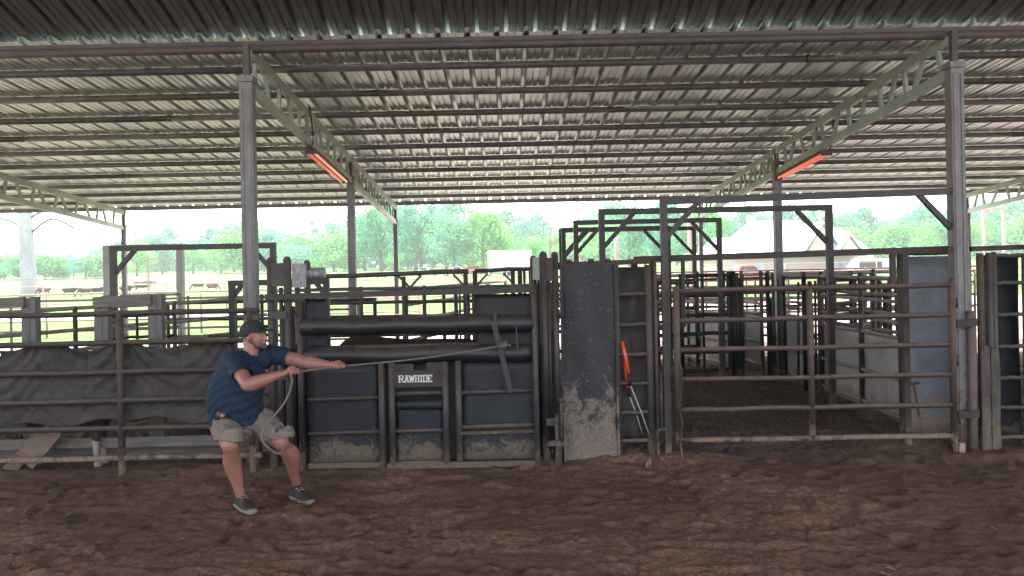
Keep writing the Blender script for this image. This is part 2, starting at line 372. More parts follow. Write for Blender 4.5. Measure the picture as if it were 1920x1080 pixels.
def build_ground():
    xs = np.concatenate([-np.geomspace(900, 8, 40), np.arange(-7.9, 7.9, .028), np.geomspace(8, 900, 40)])
    ys = np.concatenate([[-300, -120, -50, -25, -12, -5, 0, 1.5], np.arange(2.5, 6, .022), np.arange(6, 10, .027), np.arange(10, 20, .07), np.geomspace(20.1, 950, 70)])
    X, Y = np.meshgrid(xs, ys)
    fade = np.clip((24-Y)/5, 0, 1)*np.clip((12-np.abs(X))/3, 0, 1)*np.clip((Y-1)/1.5, 0, 1)
    calm = np.clip((Y-8.0)/1.0, 0, 1)
    Z = dirt_h(X, Y)*fade*(.95+.75*calm)
    # spoil heaped along the foot of the panels
    Z += .07*np.exp(-((X-1.2)/.5)**2-((Y-8.0)/.28)**2)*fade
    Z += (.10*np.exp(-((X-4.0)/.45)**2-((Y-8.3)/.22)**2)+.05*np.exp(-((X-4.9)/.9)**2-((Y-7.7)/.25)**2))*fade
    Z += .03*np.exp(-((Y-7.95)/.2)**2)*fade*(X < 1.0)
    Z += .10*np.exp(-((Y-13.2)/1.2)**2-((X-2.6)/1.6)**2)*fade
    rs = np.random.RandomState(12)
    for k in range(420):
        hx0, hy0 = rs.uniform(-6, 7), 2.8+5.0*rs.rand()**.8; R_ = rs.uniform(.04, .085); an = rs.uniform(0, PI); dp = rs.uniform(.012, .032)
        i0, i1 = np.searchsorted(xs, hx0-.3), np.searchsorted(xs, hx0+.3); j0, j1 = np.searchsorted(ys, hy0-.3), np.searchsorted(ys, hy0+.3)
        dx = X[j0:j1, i0:i1]-hx0; dy = Y[j0:j1, i0:i1]-hy0; u_ = (dx*math.cos(an)+dy*math.sin(an))/1.35; v_ = -dx*math.sin(an)+dy*math.cos(an)
        rr = np.sqrt(u_**2+v_**2)/R_; Z[j0:j1, i0:i1] += (-dp*np.exp(-rr**4)+dp*.55*np.exp(-((rr-1.35)/.35)**2))*fade[j0:j1, i0:i1]
    for k in range(9):   # dragged furrows
        x_0, y_0 = rs.uniform(-5, 4), rs.uniform(3.2, 7.2); sl = rs.uniform(-.12, .12); ln = rs.uniform(1, 3.5); wv = y_0+sl*(X-x_0)+.05*np.sin(X*2+k)
        win = np.exp(-(((X-x_0-ln/2)/(ln*.6))**4)); Z += (-.016*np.exp(-((Y-wv)/.03)**2)+.009*np.exp(-((Y-wv-.06)/.03)**2))*win*fade
    Z += rise(Y)
    me = bpy.data.meshes.new('ground'); nx, ny = len(xs), len(ys)
    co = np.stack([X, Y, Z], -1).reshape(-1, 3).astype(np.float32)
    i = np.arange((ny-1)*nx).reshape(ny-1, nx)[:, :-1].ravel()
    fc = np.stack([i, i+1, i+1+nx, i+nx], -1).astype(np.int32)
    me.vertices.add(len(co)); me.vertices.foreach_set('co', co.ravel())
    me.loops.add(fc.size); me.loops.foreach_set('vertex_index', fc.ravel())
    me.polygons.add(len(fc)); me.polygons.foreach_set('loop_start', np.arange(0, fc.size, 4, dtype=np.int32))
    me.polygons.foreach_set('use_smooth', np.ones(len(fc), bool))
    me.update(calc_edges=True); me.materials.append(M['ground'])
    o = bpy.data.objects.new('ground', me); COL.objects.link(o); structure(o)
build_ground()
bm = BM(); rq = random.Random(4)
for k in range(380):
    x, y = rq.uniform(-6, 6.5), 2.9+9*rq.random()**1.3; a = rq.uniform(0, PI); L_ = rq.uniform(.008, .035); z = float(dirt_h(np.array(x), np.array(y)))*.95+.012
    bar(bm, (x-L_*math.cos(a), y-L_*math.sin(a), z-.004), (x+L_*math.cos(a), y+L_*math.sin(a), z+.006), .0035, .002)
M['straw'] = surf('dry_straw', (.42, .33, .24), (.26, .19, .14), 8, .9)
tag(obj('straw', bm, 'straw', loc=(0, 5, 0)), 'tiny bits of pale straw scattered over the arena dirt', 'straw', None, 'stuff')
# pale farm road beyond the pens
bm = BM()
pts = [(-60, 33.5), (-20, 33), (-8.5, 32.5)]
L = [bm.verts.new((x, y, rise(y)+.03)) for x, y in pts]; R = [bm.verts.new((x, y+4.2, rise(y+4.2)+.03)) for x, y in pts]
for i in range(2): bm.faces.new((L[i], L[i+1], R[i+1], R[i]))
M['road'] = surf('pale_gravel_road', (.34, .35, .37), (.28, .28, .29), 2, .95)
structure(obj('road', bm, 'road'))

# ------------------------------------------------------------------ the open-sided barn
RY0, RY1 = 8.15, 18.85
def roofz(Y): return 4.36-(Y-8.0)*.0755
XR0, XR1 = -12.9, 13.4
barn = thing('open_sided_barn', 'open steel barn with a ribbed metal roof over the arena and pens', 'barn', (1, 8, 0))
def ribbed(bm, xa, xb, ya, za, yb, zb, pitch=.305, ext=0):
    prof = []; x = xa
    while x < xb:
        prof += [(x, 0), (x+.014, .058), (x+.056, .058), (x+.070, 0), (x+.130, 0), (x+.136, .010), (x+.150, .010), (x+.156, 0), (x+.210, 0), (x+.216, .010), (x+.230, .010), (x+.236, 0)]
        x += pitch
    segs = 10; rows = []
    for k in range(segs+1):
        t = k/segs; rows.append([bm.verts.new((px, ya+(yb-ya)*t, za+(zb-za)*t+h)) for px, h in prof])
    for r0, r1 in zip(rows, rows[1:]):
        for i in range(len(prof)-1): bm.faces.new((r0[i], r0[i+1], r1[i+1], r1[i]))
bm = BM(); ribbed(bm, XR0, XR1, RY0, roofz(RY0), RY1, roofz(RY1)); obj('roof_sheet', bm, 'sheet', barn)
bm = BM(); ribbed(bm, XR0+.1, XR1+.1, -4.5, roofz(8.4)+.03+12.9*.31, 8.4, roofz(8.4)+.03); obj('roof_sheet', bm, 'sheet_shaded', barn)
# ridge beam where the two roofs meet
bm = BM(); pipe(bm, (XR0, 8.12, roofz(8.1)-.14), (XR1, 8.12, roofz(8.1)-.13), .045, 12)
bar(bm, (XR0, 8.16, roofz(8.1)-.075), (XR1, 8.16, roofz(8.1)-.065), .05, .05); obj('ridge_beam', bm, 'ridge', barn)
for i in range(10):
    Y = 9.02+i*.985; z = roofz(Y)-.048; bm = BM(); x = XR0; sgn = random.uniform(0, 6)
    x -= sgn
    while x < XR1:
        x1 = min(x+6.1, XR1); pipe(bm, (max(x, XR0), Y, z), (x1, Y, z+.0), .042, 12)
        if x > XR0: pipe(bm, (x-.012, Y, z), (x+.012, Y, z), .047, 12)
        x += 6.1
    obj('purlin', bm, 'purlin', barn)
bm = BM(); bar(bm, (XR0, 18.78, roofz(18.78)-.055), (XR1, 18.78, roofz(18.78)-.05), .07, .09); obj('eave_beam', bm, 'post', barn)
for i in range(5):
    Y = 5.5-i*2.4; z = roofz(8.4)+.03+(8.4-Y)*.31-.075; bm = BM(); pipe(bm, (XR0, Y, z), (XR1, Y, z), .05, 8); obj('purlin', bm, 'purlin', barn)
def truss(X):
    T = BM(); bm = T
    zt = lambda Y: roofz(Y)-.175; zb = lambda Y: roofz(Y)-.175-.36
    y0, y1 = 8.08, 18.62
    bar(bm, (X, y0, zt(y0)), (X, y1, zt(y1)), .06, .11); top = obj('truss', bm, 'truss', barn)
    b2 = BM(); bar(b2, (X, y0, zb(y0)), (X, y1, zb(y1)), .06, .10); obj('bottom_chord', b2, 'truss', top)
    Y = 8.25; k = 0
    while Y < 18.5:
        dy = random.uniform(.06, .11) if k % 2 else -random.uniform(.02, .06)
        b3 = BM(); bar(b3, (X, Y+dy, zb(Y)+.04), (X, Y-dy, zt(Y)-.045), .035, .055, Vector((0,1,0))); obj('web', b3, 'truss', top)
        Y += random.choice((.30, .42, .46)) if Y < 13 or Y > 14 else .2; k += 1
for X in (-8.9, -2.57, 4.53, 10.75): truss(X)
for X, rows in ((-8.9, (8, 18.55)), (-2.57, (8, 13.27, 18.55)), (4.53, (8, 13.27, 18.55)), (10.75, (8, 18.55))):
    for Y in rows:
        wd = .062 if Y < 9 else (.058 if Y < 14 else .045); top = roofz(Y)-.175-.30; bm = BM()
        bar(bm, (X, Y, -.2), (X, Y, top-.04), wd*2.05, wd*2, Vector((0,1,0)))
        bar(bm, (X-wd*.6, Y-wd-.004, -.1), (X-wd*.6, Y-wd-.004, top-.1), .018, .008, Vector((0,1,0)))
        bar(bm, (X+wd*.6, Y-wd-.004, -.1), (X+wd*.6, Y-wd-.004, top-.1), .018, .008, Vector((0,1,0)))
        o = obj('post', bm, 'post', barn)
        b2 = BM(); bar(b2, (X, Y, top-.04), (X, Y, top+.02), wd*2.6, wd*2.6, Vector((0,1,0))); obj('cap_plate', b2, 'post', o)
        b2 = BM(); bar(b2, (X, Y, top+.02), (X, Y, roofz(Y)-.13), .06, .06, Vector((0,1,0))); obj('stub', b2, 'ridge', o)

# ------------------------------------------------------------------ tube lights under the trusses
def tube_light(label, X, Ya, Yb, dz, mats, inner):
    T = thing('tube_light', label, 'light fixture', (X, (Ya+Yb)/2, roofz((Ya+Yb)/2)-.6), 'tube lights under the roof trusses')
    za, zb_ = roofz(Ya)-.62-dz, roofz(Yb)-.62-dz*.6
    a = Vector((X, Ya, za)); b = Vector((X, Yb, zb_))
    bm = BM(); bar(bm, a+Vector((0,0,.035)), b+Vector((0,0,.035)), .13, .035); obj('housing', bm, 'grey', T)
    for s, mm in zip((-1, 1), mats):
        bm = BM(); pipe(bm, a+Vector((s*.04,.03,-.005)), b+Vector((s*.04,-.03,-.005)), .019, 12); obj('tube', bm, mm, T)
    for q in (a, b):
        bm = BM(); bar(bm, q+Vector((-.075,0,0)), q+Vector((.075,0,0)), .03, .05); obj('end_cap', bm, 'dark', T)
    bm = BM(); q = a+Vector((.02, 0, .04)); tubepath(bm, [q, q+Vector((.05, -.12, .12)), q+Vector((.03, -.1, .35)), q+Vector((.02, -.2, .55))], .008, 6); obj('cable', bm, 'black', T)
    for t in (.2, .8):
        q = a.lerp(b, t); bm = BM(); pipe(bm, q+Vector((0,0,.04)), q+Vector((0,0,.17+dz)), .006, 6); obj('hanger', bm, 'dark', T)
tube_light('amber and red lit twin tube under the left roof truss', -2.57, 10.55, 12.75, .03, ('tube_red', 'tube_yel'), 1)
tube_light('bright red orange lit twin tube under the right roof truss', 4.53, 11.2, 13.1, .05, ('tube_red', 'tube_red'), -1)

# ------------------------------------------------------------------ left side: arena fence, belting, timber
panel('pipe_fence', 'long six-rail rusty pipe fence in front of the black belting, behind the man', 'fence', (-8.2, 7.75), (-2.42, 7.75),
      [1.57, 1.285, 1.0, .72, .45, .165], [(.02, 0, 1.6), (.335, 0, 1.6), (.765, 0, 1.6, .034), (.985, 0, 1.6)], .028, 'brown')
def cloth(name, label, x0, x1, Y, z0, z1, seed, scallop):
    bm = BM(); nx, nz = 150, 48; rnd = np.random.RandomState(seed); ph = rnd.rand(8)*9; G = []
    for i in range(nx+1):
        row = []; s = i/nx
        for j in range(nz+1):
            t = j/nz; top = z1-scallop*abs(math.sin(s*PI*2.5+ph[0]))**1.5-.02*math.sin(s*21+ph[1]); bot = z0+.03*math.sin(s*9+ph[2])+.02*math.sin(s*23+ph[3])
            f = .016*math.sin(7*s+5*t+ph[4])+.008*math.sin(17*s-7*t+ph[5])
            n1 = vnoise(np.array(s*8.0+t*3), np.array(t*3.0+ph[0]-s*2), seed); n2 = vnoise(np.array(s*20.0-t*9), np.array(t*6.0+s*5), seed+1)
            f += .035*abs(2*n1-1)+.014*(1-abs(2*n2-1))**3
            n3 = vnoise(np.array(s*46.0+t*20), np.array(t*14.0-s*9), seed+2); f += .003*(1-abs(2*n3-1))**2
            uu = (s*2.5+ph[0]/PI) % 1.0; dd = (1-t)-.55*4*uu*(1-uu); f += .020*math.sin(dd*26)*math.exp(-(1-t)*1.6)+.03*math.exp(-((uu-.5)/.03)**2)*t
            row.append(bm.verts.new((x0+(x1-x0)*s, Y+float(f), bot+(top-bot)*t)))
        G.append(row)
    for i in range(nx):
        for j in range(nz):
            fc = bm.faces.new((G[i][j], G[i+1][j], G[i+1][j+1], G[i][j+1])); fc.smooth = True
    o = obj(name, bm, 'rubber', loc=((x0+x1)/2, Y, z0))
    md = o.modifiers.new('thick', 'SOLIDIFY'); md.thickness = .008
    return o
tag(cloth('belting_sheet', '', -5.0, -2.72, 7.83, .50, 1.275, 3, .05), 'long wrinkled black rubber belting hung behind the left fence rails', 'belting', 'black belting on the left fence')
tag(cloth('belting_sheet', '', -6.9, -4.86, 7.93, .42, 1.20, 5, .10), 'folded black belting piece at the far left edge with a sagging corner', 'belting', 'black belting on the left fence')
def boards(label, pts, Y, name='scrap_board', mat='plank', grp=None, wd=.16, cat='board'):
    a, b = pts; bm = BM(); bar(bm, a, b, .03, wd, Vector((0, -1, 0)).cross(Vector(b)-Vector(a)).normalized())
    o = obj(name, bm, mat, loc=tuple((Vector(a)+Vector(b))/2)); tag(o, label, cat, grp); return o
boards('brown scrap board leaning at the far left foot of the fence', ((-5.05, 7.98, -.02), (-4.72, 8.05, .36)), 8, grp='scrap boards leaning under the belting', wd=.13)
boards('wider brown board leaning beside the first one below the belting', ((-4.80, 7.88, .10), (-4.55, 7.96, .42)), 8, grp='scrap boards leaning under the belting', wd=.19)
def bent_timber(label, X0, X1, Y, low=True):
    T = thing('timber_stand', label, 'timber stand', ((X0+X1)/2, Y, 0), 'weathered timber frames behind the left fence')
    for x in (X0, X1):
        bm = BM(); bar(bm, (x, Y, -.1), (x+.01, Y, 1.71), .085, .09, Vector((0,1,0))); o = obj('post', bm, 'wood', T)
        bm = BM(); bar(bm, (x+.078, Y+.01, -.1), (x+.082, Y+.01, 1.725), .066, .10, Vector((0,1,0))); obj('post', bm, 'wood', T)
    bm = BM(); bar(bm, (X0-.02, Y-.07, 1.655), (X1+.02, Y-.07, 1.675), .05, .11); obj('header_board', bm, 'woodh', T)
    return T
bent_timber('grey timber frame of paired posts and header just right of the left fence post', -4.42, -3.84, 8.62)
bent_timber('grey timber frame of paired posts and header at the left edge of the photo', -5.86, -5.20, 8.62)
for zz, lab in ((.22, 'upper'), (.09, 'lower')):
    T = bpy.data.objects; bm = BM(); bar(bm, (-5.6, 8.5-.3*(zz > .2), zz), (-2.55, 8.5-.3*(zz > .2), zz+.005), .035, .10 if zz > .2 else .13)
    tag(obj('ground_board', bm, 'woodh', loc=(-4, 8.3, zz)), '%s long grey board running low behind the left fence' % lab, 'board', 'long grey boards under the belting')

# diagonal pen fences seen over the belting
panel('pen_fence', 'brown pipe pen fence slanting away to the right behind the timber frames', 'fence', (-6.3, 9.1), (-4.0, 13.2),
      [1.52, 1.24, .98, .72, .46], [(0, 0, 1.55), (.3, 0, 1.55), (.62, 0, 1.55), (.98, 0, 1.58)], .027, 'palerail', pmat='dark', group='pipe pens behind the left fence')
panel('pen_fence', 'low dark pipe pen fence crossing behind the man', 'fence', (-5.2, 12.2), (-2.0, 12.0),
      [1.50, 1.24, .98, .7, .4], [(0, 0, 1.52), (.33, 0, 1.52), (.66, 0, 1.52), (1, 0, 1.52)], .026, 'brown', group='pipe pens behind the left fence')
panel('pen_gate', 'short dark pipe gate standing between the timber posts and the shed post', 'gate', (-5.05, 10.0), (-4.3, 10.3),
      [1.42, 1.15, .9, .62, .3], [(0, .1, 1.45), (.22, .1, 1.45, .018), (.44, .1, 1.45, .018), (1, .1, 1.45)], .02, 'dark', group='pipe pens behind the left fence')
panel('galvanised_gate', 'pale galvanised pipe gate in the pens left of the shed post', 'gate', (-6.6, 13.6), (-5.75, 14.0),
      [1.58, 1.3, 1.02, .75, .45], [(0, .2, 1.6), (.5, .2, 1.58, .015), (1, .2, 1.6)], .022, 'galv', group=None)
panel('pen_fence', 'galvanised and brown pen fence at the back of the left pens', 'fence', (-11.5, 15.6), (-3.0, 16.2),
      [1.45, 1.15, .85, .55], [(i/5, 0, 1.5) for i in range(6)], .024, 'palerail', group='pipe pens behind the left fence')
def portal(label, x0, x1, Y, ztop, r=.038, mat='dark', brace=.42, zb=.0, name='overhead_frame', grp='steel portal frames over the cattle alleys', dz=0, sq=True, cat='steel frame', braces=(1, 1), posts=(1, 1)):
    T = thing(name, label, cat, ((x0+x1)/2, Y, 0), grp)
    for x, z, on in ((x0, ztop, posts[0]), (x1, ztop+dz, posts[1])):
        if not on: continue
        bm = BM(); bar(bm, (x, Y, zb), (x, Y, z), r*2, r*2, Vector((0,1,0))); obj('post', bm, mat, T)
    bm = BM(); bar(bm, (x0-r, Y-.003, ztop+r), (x1+r, Y-.003, ztop+dz+r), r*2, r*2); obj('crossbeam', bm, mat, T)
    for on, x, s, z in ((braces[0], x0, 1, ztop), (braces[1], x1, -1, ztop+dz)):
        if on:
            bm = BM(); bar(bm, (x+s*r*.6, Y+.004, z-brace), (x+s*brace, Y+.004, z+r*.3), r*1.5, r*1.4, Vector((0,1,0))); obj('brace', bm, mat, T)
    return T
portal('dark steel portal frame straddling the shed post behind the man', -5.43, -3.22, 11.0, 2.27, .038, 'grey', .30)
portal('pale timber gateway standing behind the left steel portal frame', -8.02, -6.55, 16.0, 2.42, .06, 'woodpale', .0, name='timber_gateway', grp=None, cat='gateway', braces=(0, 0))
portal('low dark steel portal between the shed post and the left tower', -3.35, -2.2, 9.7, 1.78, .035, 'dark', .12)

# ------------------------------------------------------------------ left gate tower
def tower(label, xs, Y, side):
    T = thing('gate_tower', label, 'gate post', ((xs[0]+xs[-1])/2, Y, 0), 'twin pipe gate towers at the ends of the roping gate')
    x0, x1, x2 = xs
    for i, x in enumerate(xs):
        bm = BM(); r = .034 if i != 1 else .040; y = Y if i != 2 or side < 0 else Y
        if side < 0: yy = Y+(.10 if i == 2 else 0)
        else: yy = Y+(.22 if i == 0 else 0)
        pipe(bm, (x, yy, -.05), (x, yy, 2.055-(.03 if yy > Y else 0)), r, 14)
        bmesh.ops.create_uvsphere(bm, u_segments=12, v_segments=6, radius=r, matrix=Matrix.Translation((x, yy, 2.055-(.03 if yy > Y else 0))))
        obj('pipe_post', bm, 'grey' if side < 0 else 'dark', T)
    a, b = (x0, x1) if side < 0 else (x1, x2)
    bm = BM(); box(bm, a+.02, b-.02, Y-.038, Y-.028, 1.80, 2.03)
    box(bm, a+.045, b-.045, Y-.044, Y-.036, 1.83, 1.99) if side < 0 else None
    obj('cap_plate', bm, 'grey' if side < 0 else 'brown', T)
    bm = BM()
    if side < 0: bar(bm, (x1+.045, Y+.0, 1.905), (x2+.0, Y+.06, 1.90), .01, .24)
    else: bar(bm, (x0-.005, Y+.19, 1.925), (x1-.035, Y+.0, 1.925), .01, .23)
    obj('cap_plate', bm, 'galv', T)
    bm = BM()
    if side < 0:
        pipe(bm, ((x0+x1)/2+.015, Y+.01, .05), ((x0+x1)/2+.015, Y+.01, 1.79), .021, 10); pipe(bm, (x1+.035, Y+.06, .0), (x1+.03, Y+.06, 1.6), .02, 8)
    else:
        pipe(bm, (x1+.055, Y+.01, .1), (x1+.05, Y+.01, 1.8), .018, 10)
    obj('slide_rod', bm, 'dark', T)
    for z in ((1.52, .92) if side < 0 else (.42,)):
        bm = BM(); bar(bm, (x0 if side < 0 else x1, Y-.05, z), (x1 if side < 0 else x2, Y-.05, z), .03, .07); obj('clamp', bm, 'grey', T)
    return T
tower('left gate tower of grey pipes with a flaked white cap plate', (-2.335, -2.165, -1.995), 7.86, -1)
tower('right gate tower of dark pipes with a dark cap plate beside the tall clay-caked gate', (.27, .36, .475), 7.86, 1)
T = thing('post_box', 'brown pitted steel upright between the left tower and the roping gate', 'steel post', (-1.93, 7.98, 0))
bm = BM(); box(bm, -2.02, -1.86, 7.95, 8.06, 0, 1.66); obj('column', bm, 'brown', T)
bm = BM(); pipe(bm, (-2.04, 7.9, 0), (-2.04, 7.9, 1.62), .022, 8); obj('edge_pipe', bm, 'dark', T)
bm = BM(); pipe(bm, (-1.99, 7.97, 1.92), (-1.82, 7.97, 1.925), .055, 12); obj('roller', bm, 'galv', T)
T = thing('chain_bundle', 'hanging chain and hook on the dark pipe left of the clay-caked gate', 'chain', (.50, 7.88, 0))
for k in range(9):
    bm = BM(); z = 1.72-k*.038; pts = [(.505+.012*math.cos(a)*(k % 2), 7.80+.012*math.cos(a)*((k+1) % 2), z+.026*math.sin(a)) for a in np.linspace(0, 2*PI, 11)]
    tubepath(bm, pts, .006, 6); obj('link', bm, 'brown', T)
T = thing('gate_roller', 'rusty gate latch with roller and foot bar at the base of the right tower', 'latch', (.44, 7.75, 0))
bm = BM(); bar(bm, (.36, 7.76, .22), (.52, 7.76, .225), .05, .05); obj('foot_bar', bm, 'brown', T)
bm = BM(); pipe(bm, (.50, 7.75, .22), (.505, 7.75, .62), .018, 10); obj('pin', bm, 'brown', T)
bm = BM(); bmesh.ops.create_uvsphere(bm, u_segments=12, v_segments=8, radius=.032, matrix=Matrix.Translation((.505, 7.75, .64))); obj('knob', bm, 'brown', T)
bm = BM(); pipe(bm, (.46, 7.78, -.03), (.46, 7.78, .5), .025, 10); obj('sleeve', bm, 'grey', T)

# ------------------------------------------------------------------ roping gate (lettered chute gate)
GY = 7.80
G = thing('chute_gate', 'wide dark chute gate with padded beams and a small door lettered RAWHIDE', 'chute gate', (-.88, GY, 0))
def gpart(name, mat, fn, parent=G):
    bm = BM(); fn(bm); return obj(name, bm, mat, parent)
gpart('frame_post', 'dark', lambda b: pipe(b, (-2.03, GY-.03, -.02), (-2.03, GY-.03, 1.66), .03, 12))
gpart('frame_post', 'grey', lambda b: pipe(b, (.265, GY-.06, .0), (.255, GY-.06, 1.74), .028, 12))
gpart('top_rail', 'dark', lambda b: (bar(b, (-2.36, GY-.02, 1.70), (.27, GY-.02, 1.725), .06, .058), bar(b, (-2.3, GY-.015, 1.75), (.27, GY-.015, 1.772), .03, .014)))
gpart('padded_beam', 'padded', lambda b: tubepath(b, [(-2.02+2.27*i/14, GY-.01+.004*math.sin(i), 1.395+.006*math.sin(i*1.3)+.0*i) for i in range(15)], .086, 20))
gpart('padded_beam', 'padded', lambda b: tubepath(b, [(-2.0+2.25*i/14, GY+.03, 1.105+.008*math.sin(i*.9)) for i in range(15)], .092, 20))
gpart('beam_cap', 'brown', lambda b: bar(b, (-1.95, GY+.09, 1.165), (-.3, GY+.09, 1.175), .20, .05))
def plate(x0, x1, z0, z1, y=GY+.03):
    return lambda b: wrinkled_plate(b, (x0, y, 0), (x1, y, 0), z0, z1, Vector((0, 1, 0)), .008, .004)
gpart('sheet_panel', 'navy', plate(-2.0, -1.80, 1.17, 1.67, GY+.09))
gpart('sheet_panel', 'black', plate(-.32, .24, 1.10, 1.68, GY+.09))
gpart('sheet_panel', 'navy', plate(-1.97, -1.28, .06, 1.03))
gpart('sheet_panel', 'navy', plate(-.48, .25, .06, 1.03))
for z, m_ in ((.685, 'brown'), (.352, 'brown')):
    gpart('rung', m_, lambda b: pipe(b, (-1.97, GY-.01, z), (-1.26, GY-.01, z+.01), .020, 10))
for z, m_ in ((.74, 'grey'), (.40, 'rust')):
    gpart('rung', m_, lambda b: pipe(b, (-.50, GY-.02, z-.012), (.25, GY-.02, z), .024, 10))
for x, m_ in ((-1.245, 'grey'), (-.495, 'grey')):
    gpart('upright', m_, lambda b: pipe(b, (x, GY-.02, 0), (x, GY-.02, 1.04), .032, 12))
gpart('bottom_rail', 'dark', lambda b: bar(b, (-1.2, GY-.03, .03), (.28, GY-.03, .03), .05, .055))
gpart('bottom_rail', 'dark', lambda b: bar(b, (-1.98, GY-.0, .04), (-1.25, GY-.0, .04), .05, .05))
gpart('kick_lip', 'rust', lambda b: bar(b, (-.48, GY-.035, .335), (.25, GY-.035, .345), .02, .03))
D = gpart('door', 'navy', lambda b: (wrinkled_plate(b, (-1.115, GY+.02, 0), (-.645, GY+.02, 0), .055, .69, Vector((0,1,0)), .008, .003)))
for x in (-1.145, -.622):
    gpart('door_post', 'grey', lambda b: pipe(b, (x, GY-.03, .04), (x, GY-.03, 1.035), .031, 12), D)
gpart('door_rail', 'rust', lambda b: pipe(b, (-1.13, GY-.02, .726), (-.64, GY-.02, .733), .020, 10), D)
gpart('door_rail', 'rust', lambda b: pipe(b, (-1.13, GY-.02, .362), (-.64, GY-.02, .368), .020, 10), D)
gpart('door_rail', 'rust', lambda b: pipe(b, (-1.13, GY-.02, .05), (-.64, GY-.02, .05), .018, 10), D)
gpart('door_pad', 'navy', lambda b: tubepath(b, [(-1.10+.45*i/6, GY+.0, .62) for i in range(7)], .055, 14), D)
gpart('sign_plate', 'brown', lambda b: box(b, -1.115, -.645, GY-.045, GY-.03, .795, .955), D)
gpart('sign_plate', 'brown', lambda b: box(b, -1.115, -.93, GY-.03, GY-.02, .955, 1.02), D)
gpart('sign_plate', 'brown', lambda b: box(b, -.80, -.645, GY-.03, GY-.02, .955, 1.03), D)
gpart('gap_shade_sheet', 'black', lambda b: box(b, -1.28, -.47, GY+.11, GY+.13, .05, 1.05), D)  # black sheet added to paint the shade in the gaps around the door
# slab-serif letters built from strokes
GL = {'R': [(0,0,0,1), (0,1,.55,1), (.55,1,.68,.88), (.68,.88,.68,.66), (.68,.66,.55,.54), (.55,.54,0,.54), (.35,.54,.72,0)],
      'A': [(0.08,0,.38,1), (.38,1,.68,0), (.2,.34,.58,.34)], 'W': [(0,1,.2,0), (.2,0,.42,.8), (.42,.8,.64,0), (.64,0,.84,1)],
      'H': [(.08,0,.08,1), (.62,0,.62,1), (.08,.5,.62,.5)], 'I': [(.2,0,.2,1)],
      'D': [(.08,0,.08,1), (.08,1,.5,1), (.5,1,.68,.8), (.68,.8,.68,.2), (.68,.2,.5,0), (.5,0,.08,0)],
      'E': [(.08,0,.08,1), (.08,1,.62,1), (.08,.5,.48,.5), (.08,0,.62,0), (.62,1,.62,.82), (.62,0,.62,.18)]}
SER = {'R': [(0,0), (0,1), (.72,0)], 'A': [(.06,0), (.70,0), (.38,1)], 'W': [(0,1), (.42,.84), (.84,1)], 'H': [(.08,0), (.08,1), (.62,0), (.62,1)], 'I': [(.2,0), (.2,1)], 'D': [(.06,0), (.06,1)], 'E': [(.06,0), (.06,1)]}
WD = {'R': .94, 'A': .92, 'W': 1.08, 'H': .90, 'I': .58, 'D': .92, 'E': .80}
def letters(word, x, z, h, total, y):
    sc = total/(sum(WD[c] for c in word)-.08); 
    for c in word:
        bm = BM()
        for i, (a, b_, c_, d_) in enumerate(GL[c]):
            p, q = Vector((x+a*sc, y, z+b_*h)), Vector((x+c_*sc, y, z+d_*h)); th = .0115 if abs(q.z-p.z) > abs(q.x-p.x)*.6 else .0075
            dd = (q-p).normalized()*.003
            bar(bm, p-dd, q+dd, .004+.0002*i, th, Vector((0,-1,0)).cross(q-p).normalized())
        for j, (a, b_) in enumerate(SER[c]):
            zz = z+b_*h+(.003 if b_ < .5 else -.003); bar(bm, (x+a*sc-.011, y, zz), (x+a*sc+.011, y, zz), .0051+.0002*j, .008)
        obj('letter', bm, 'white', D); x += WD[c]*sc
letters('RAWHIDE', -1.065, .845, .064, .318, GY-.048)
gpart('lever', 'dark', lambda b: bar(b, (-.135, GY-.115, 1.40), (.02, GY-.115, .735), .012, .05, Vector((1, 0, .2))))
gpart('lever_pivot', 'dark', lambda b: (bar(b, (-.24, GY-.10, 1.405), (-.07, GY-.10, 1.41), .03, .03), bar(b, (-.125, GY-.10, 1.36), (-.12, GY-.10, 1.5), .03, .04)))
gpart('strap', 'grey', lambda b: bar(b, (.08, GY-.09, 1.37), (.09, GY-.09, 1.10), .01, .022))

# chute box behind the gate
panel('chute_back_wall', 'dark steel back wall of the roping chute seen through the gate openings', 'chute wall', (-2.3, 8.75), (.35, 8.75),
      [1.32, 1.08], [(0, 0, 1.7), (.32, 0, 1.15), (1, 0, 1.7)], .03, 'dark', sheets=[(0, 1, .02, 1.12, 'black'), (.82, 1, 1.12, 1.64, 'black')])
panel('chute_end_panel', 'black sheeted end of the roping chute beside the right tower', 'chute wall', (.33, 7.97), (.33, 8.72),
      [1.7, .05], [(0, 0, 1.85, .03), (1, 0, 1.7, .03)], .025, 'black', sheets=[(0, 1, .02, 1.66, 'black')])
panel('chute_end_panel', 'black sheeted end of the roping chute beside the left tower', 'chute wall', (-2.25, 8.10), (-2.25, 8.72),
      [1.5, .05], [(0, 0, 1.6, .03), (1, 0, 1.6, .03)], .025, 'black', sheets=[(0, 1, .02, 1.15, 'black')])

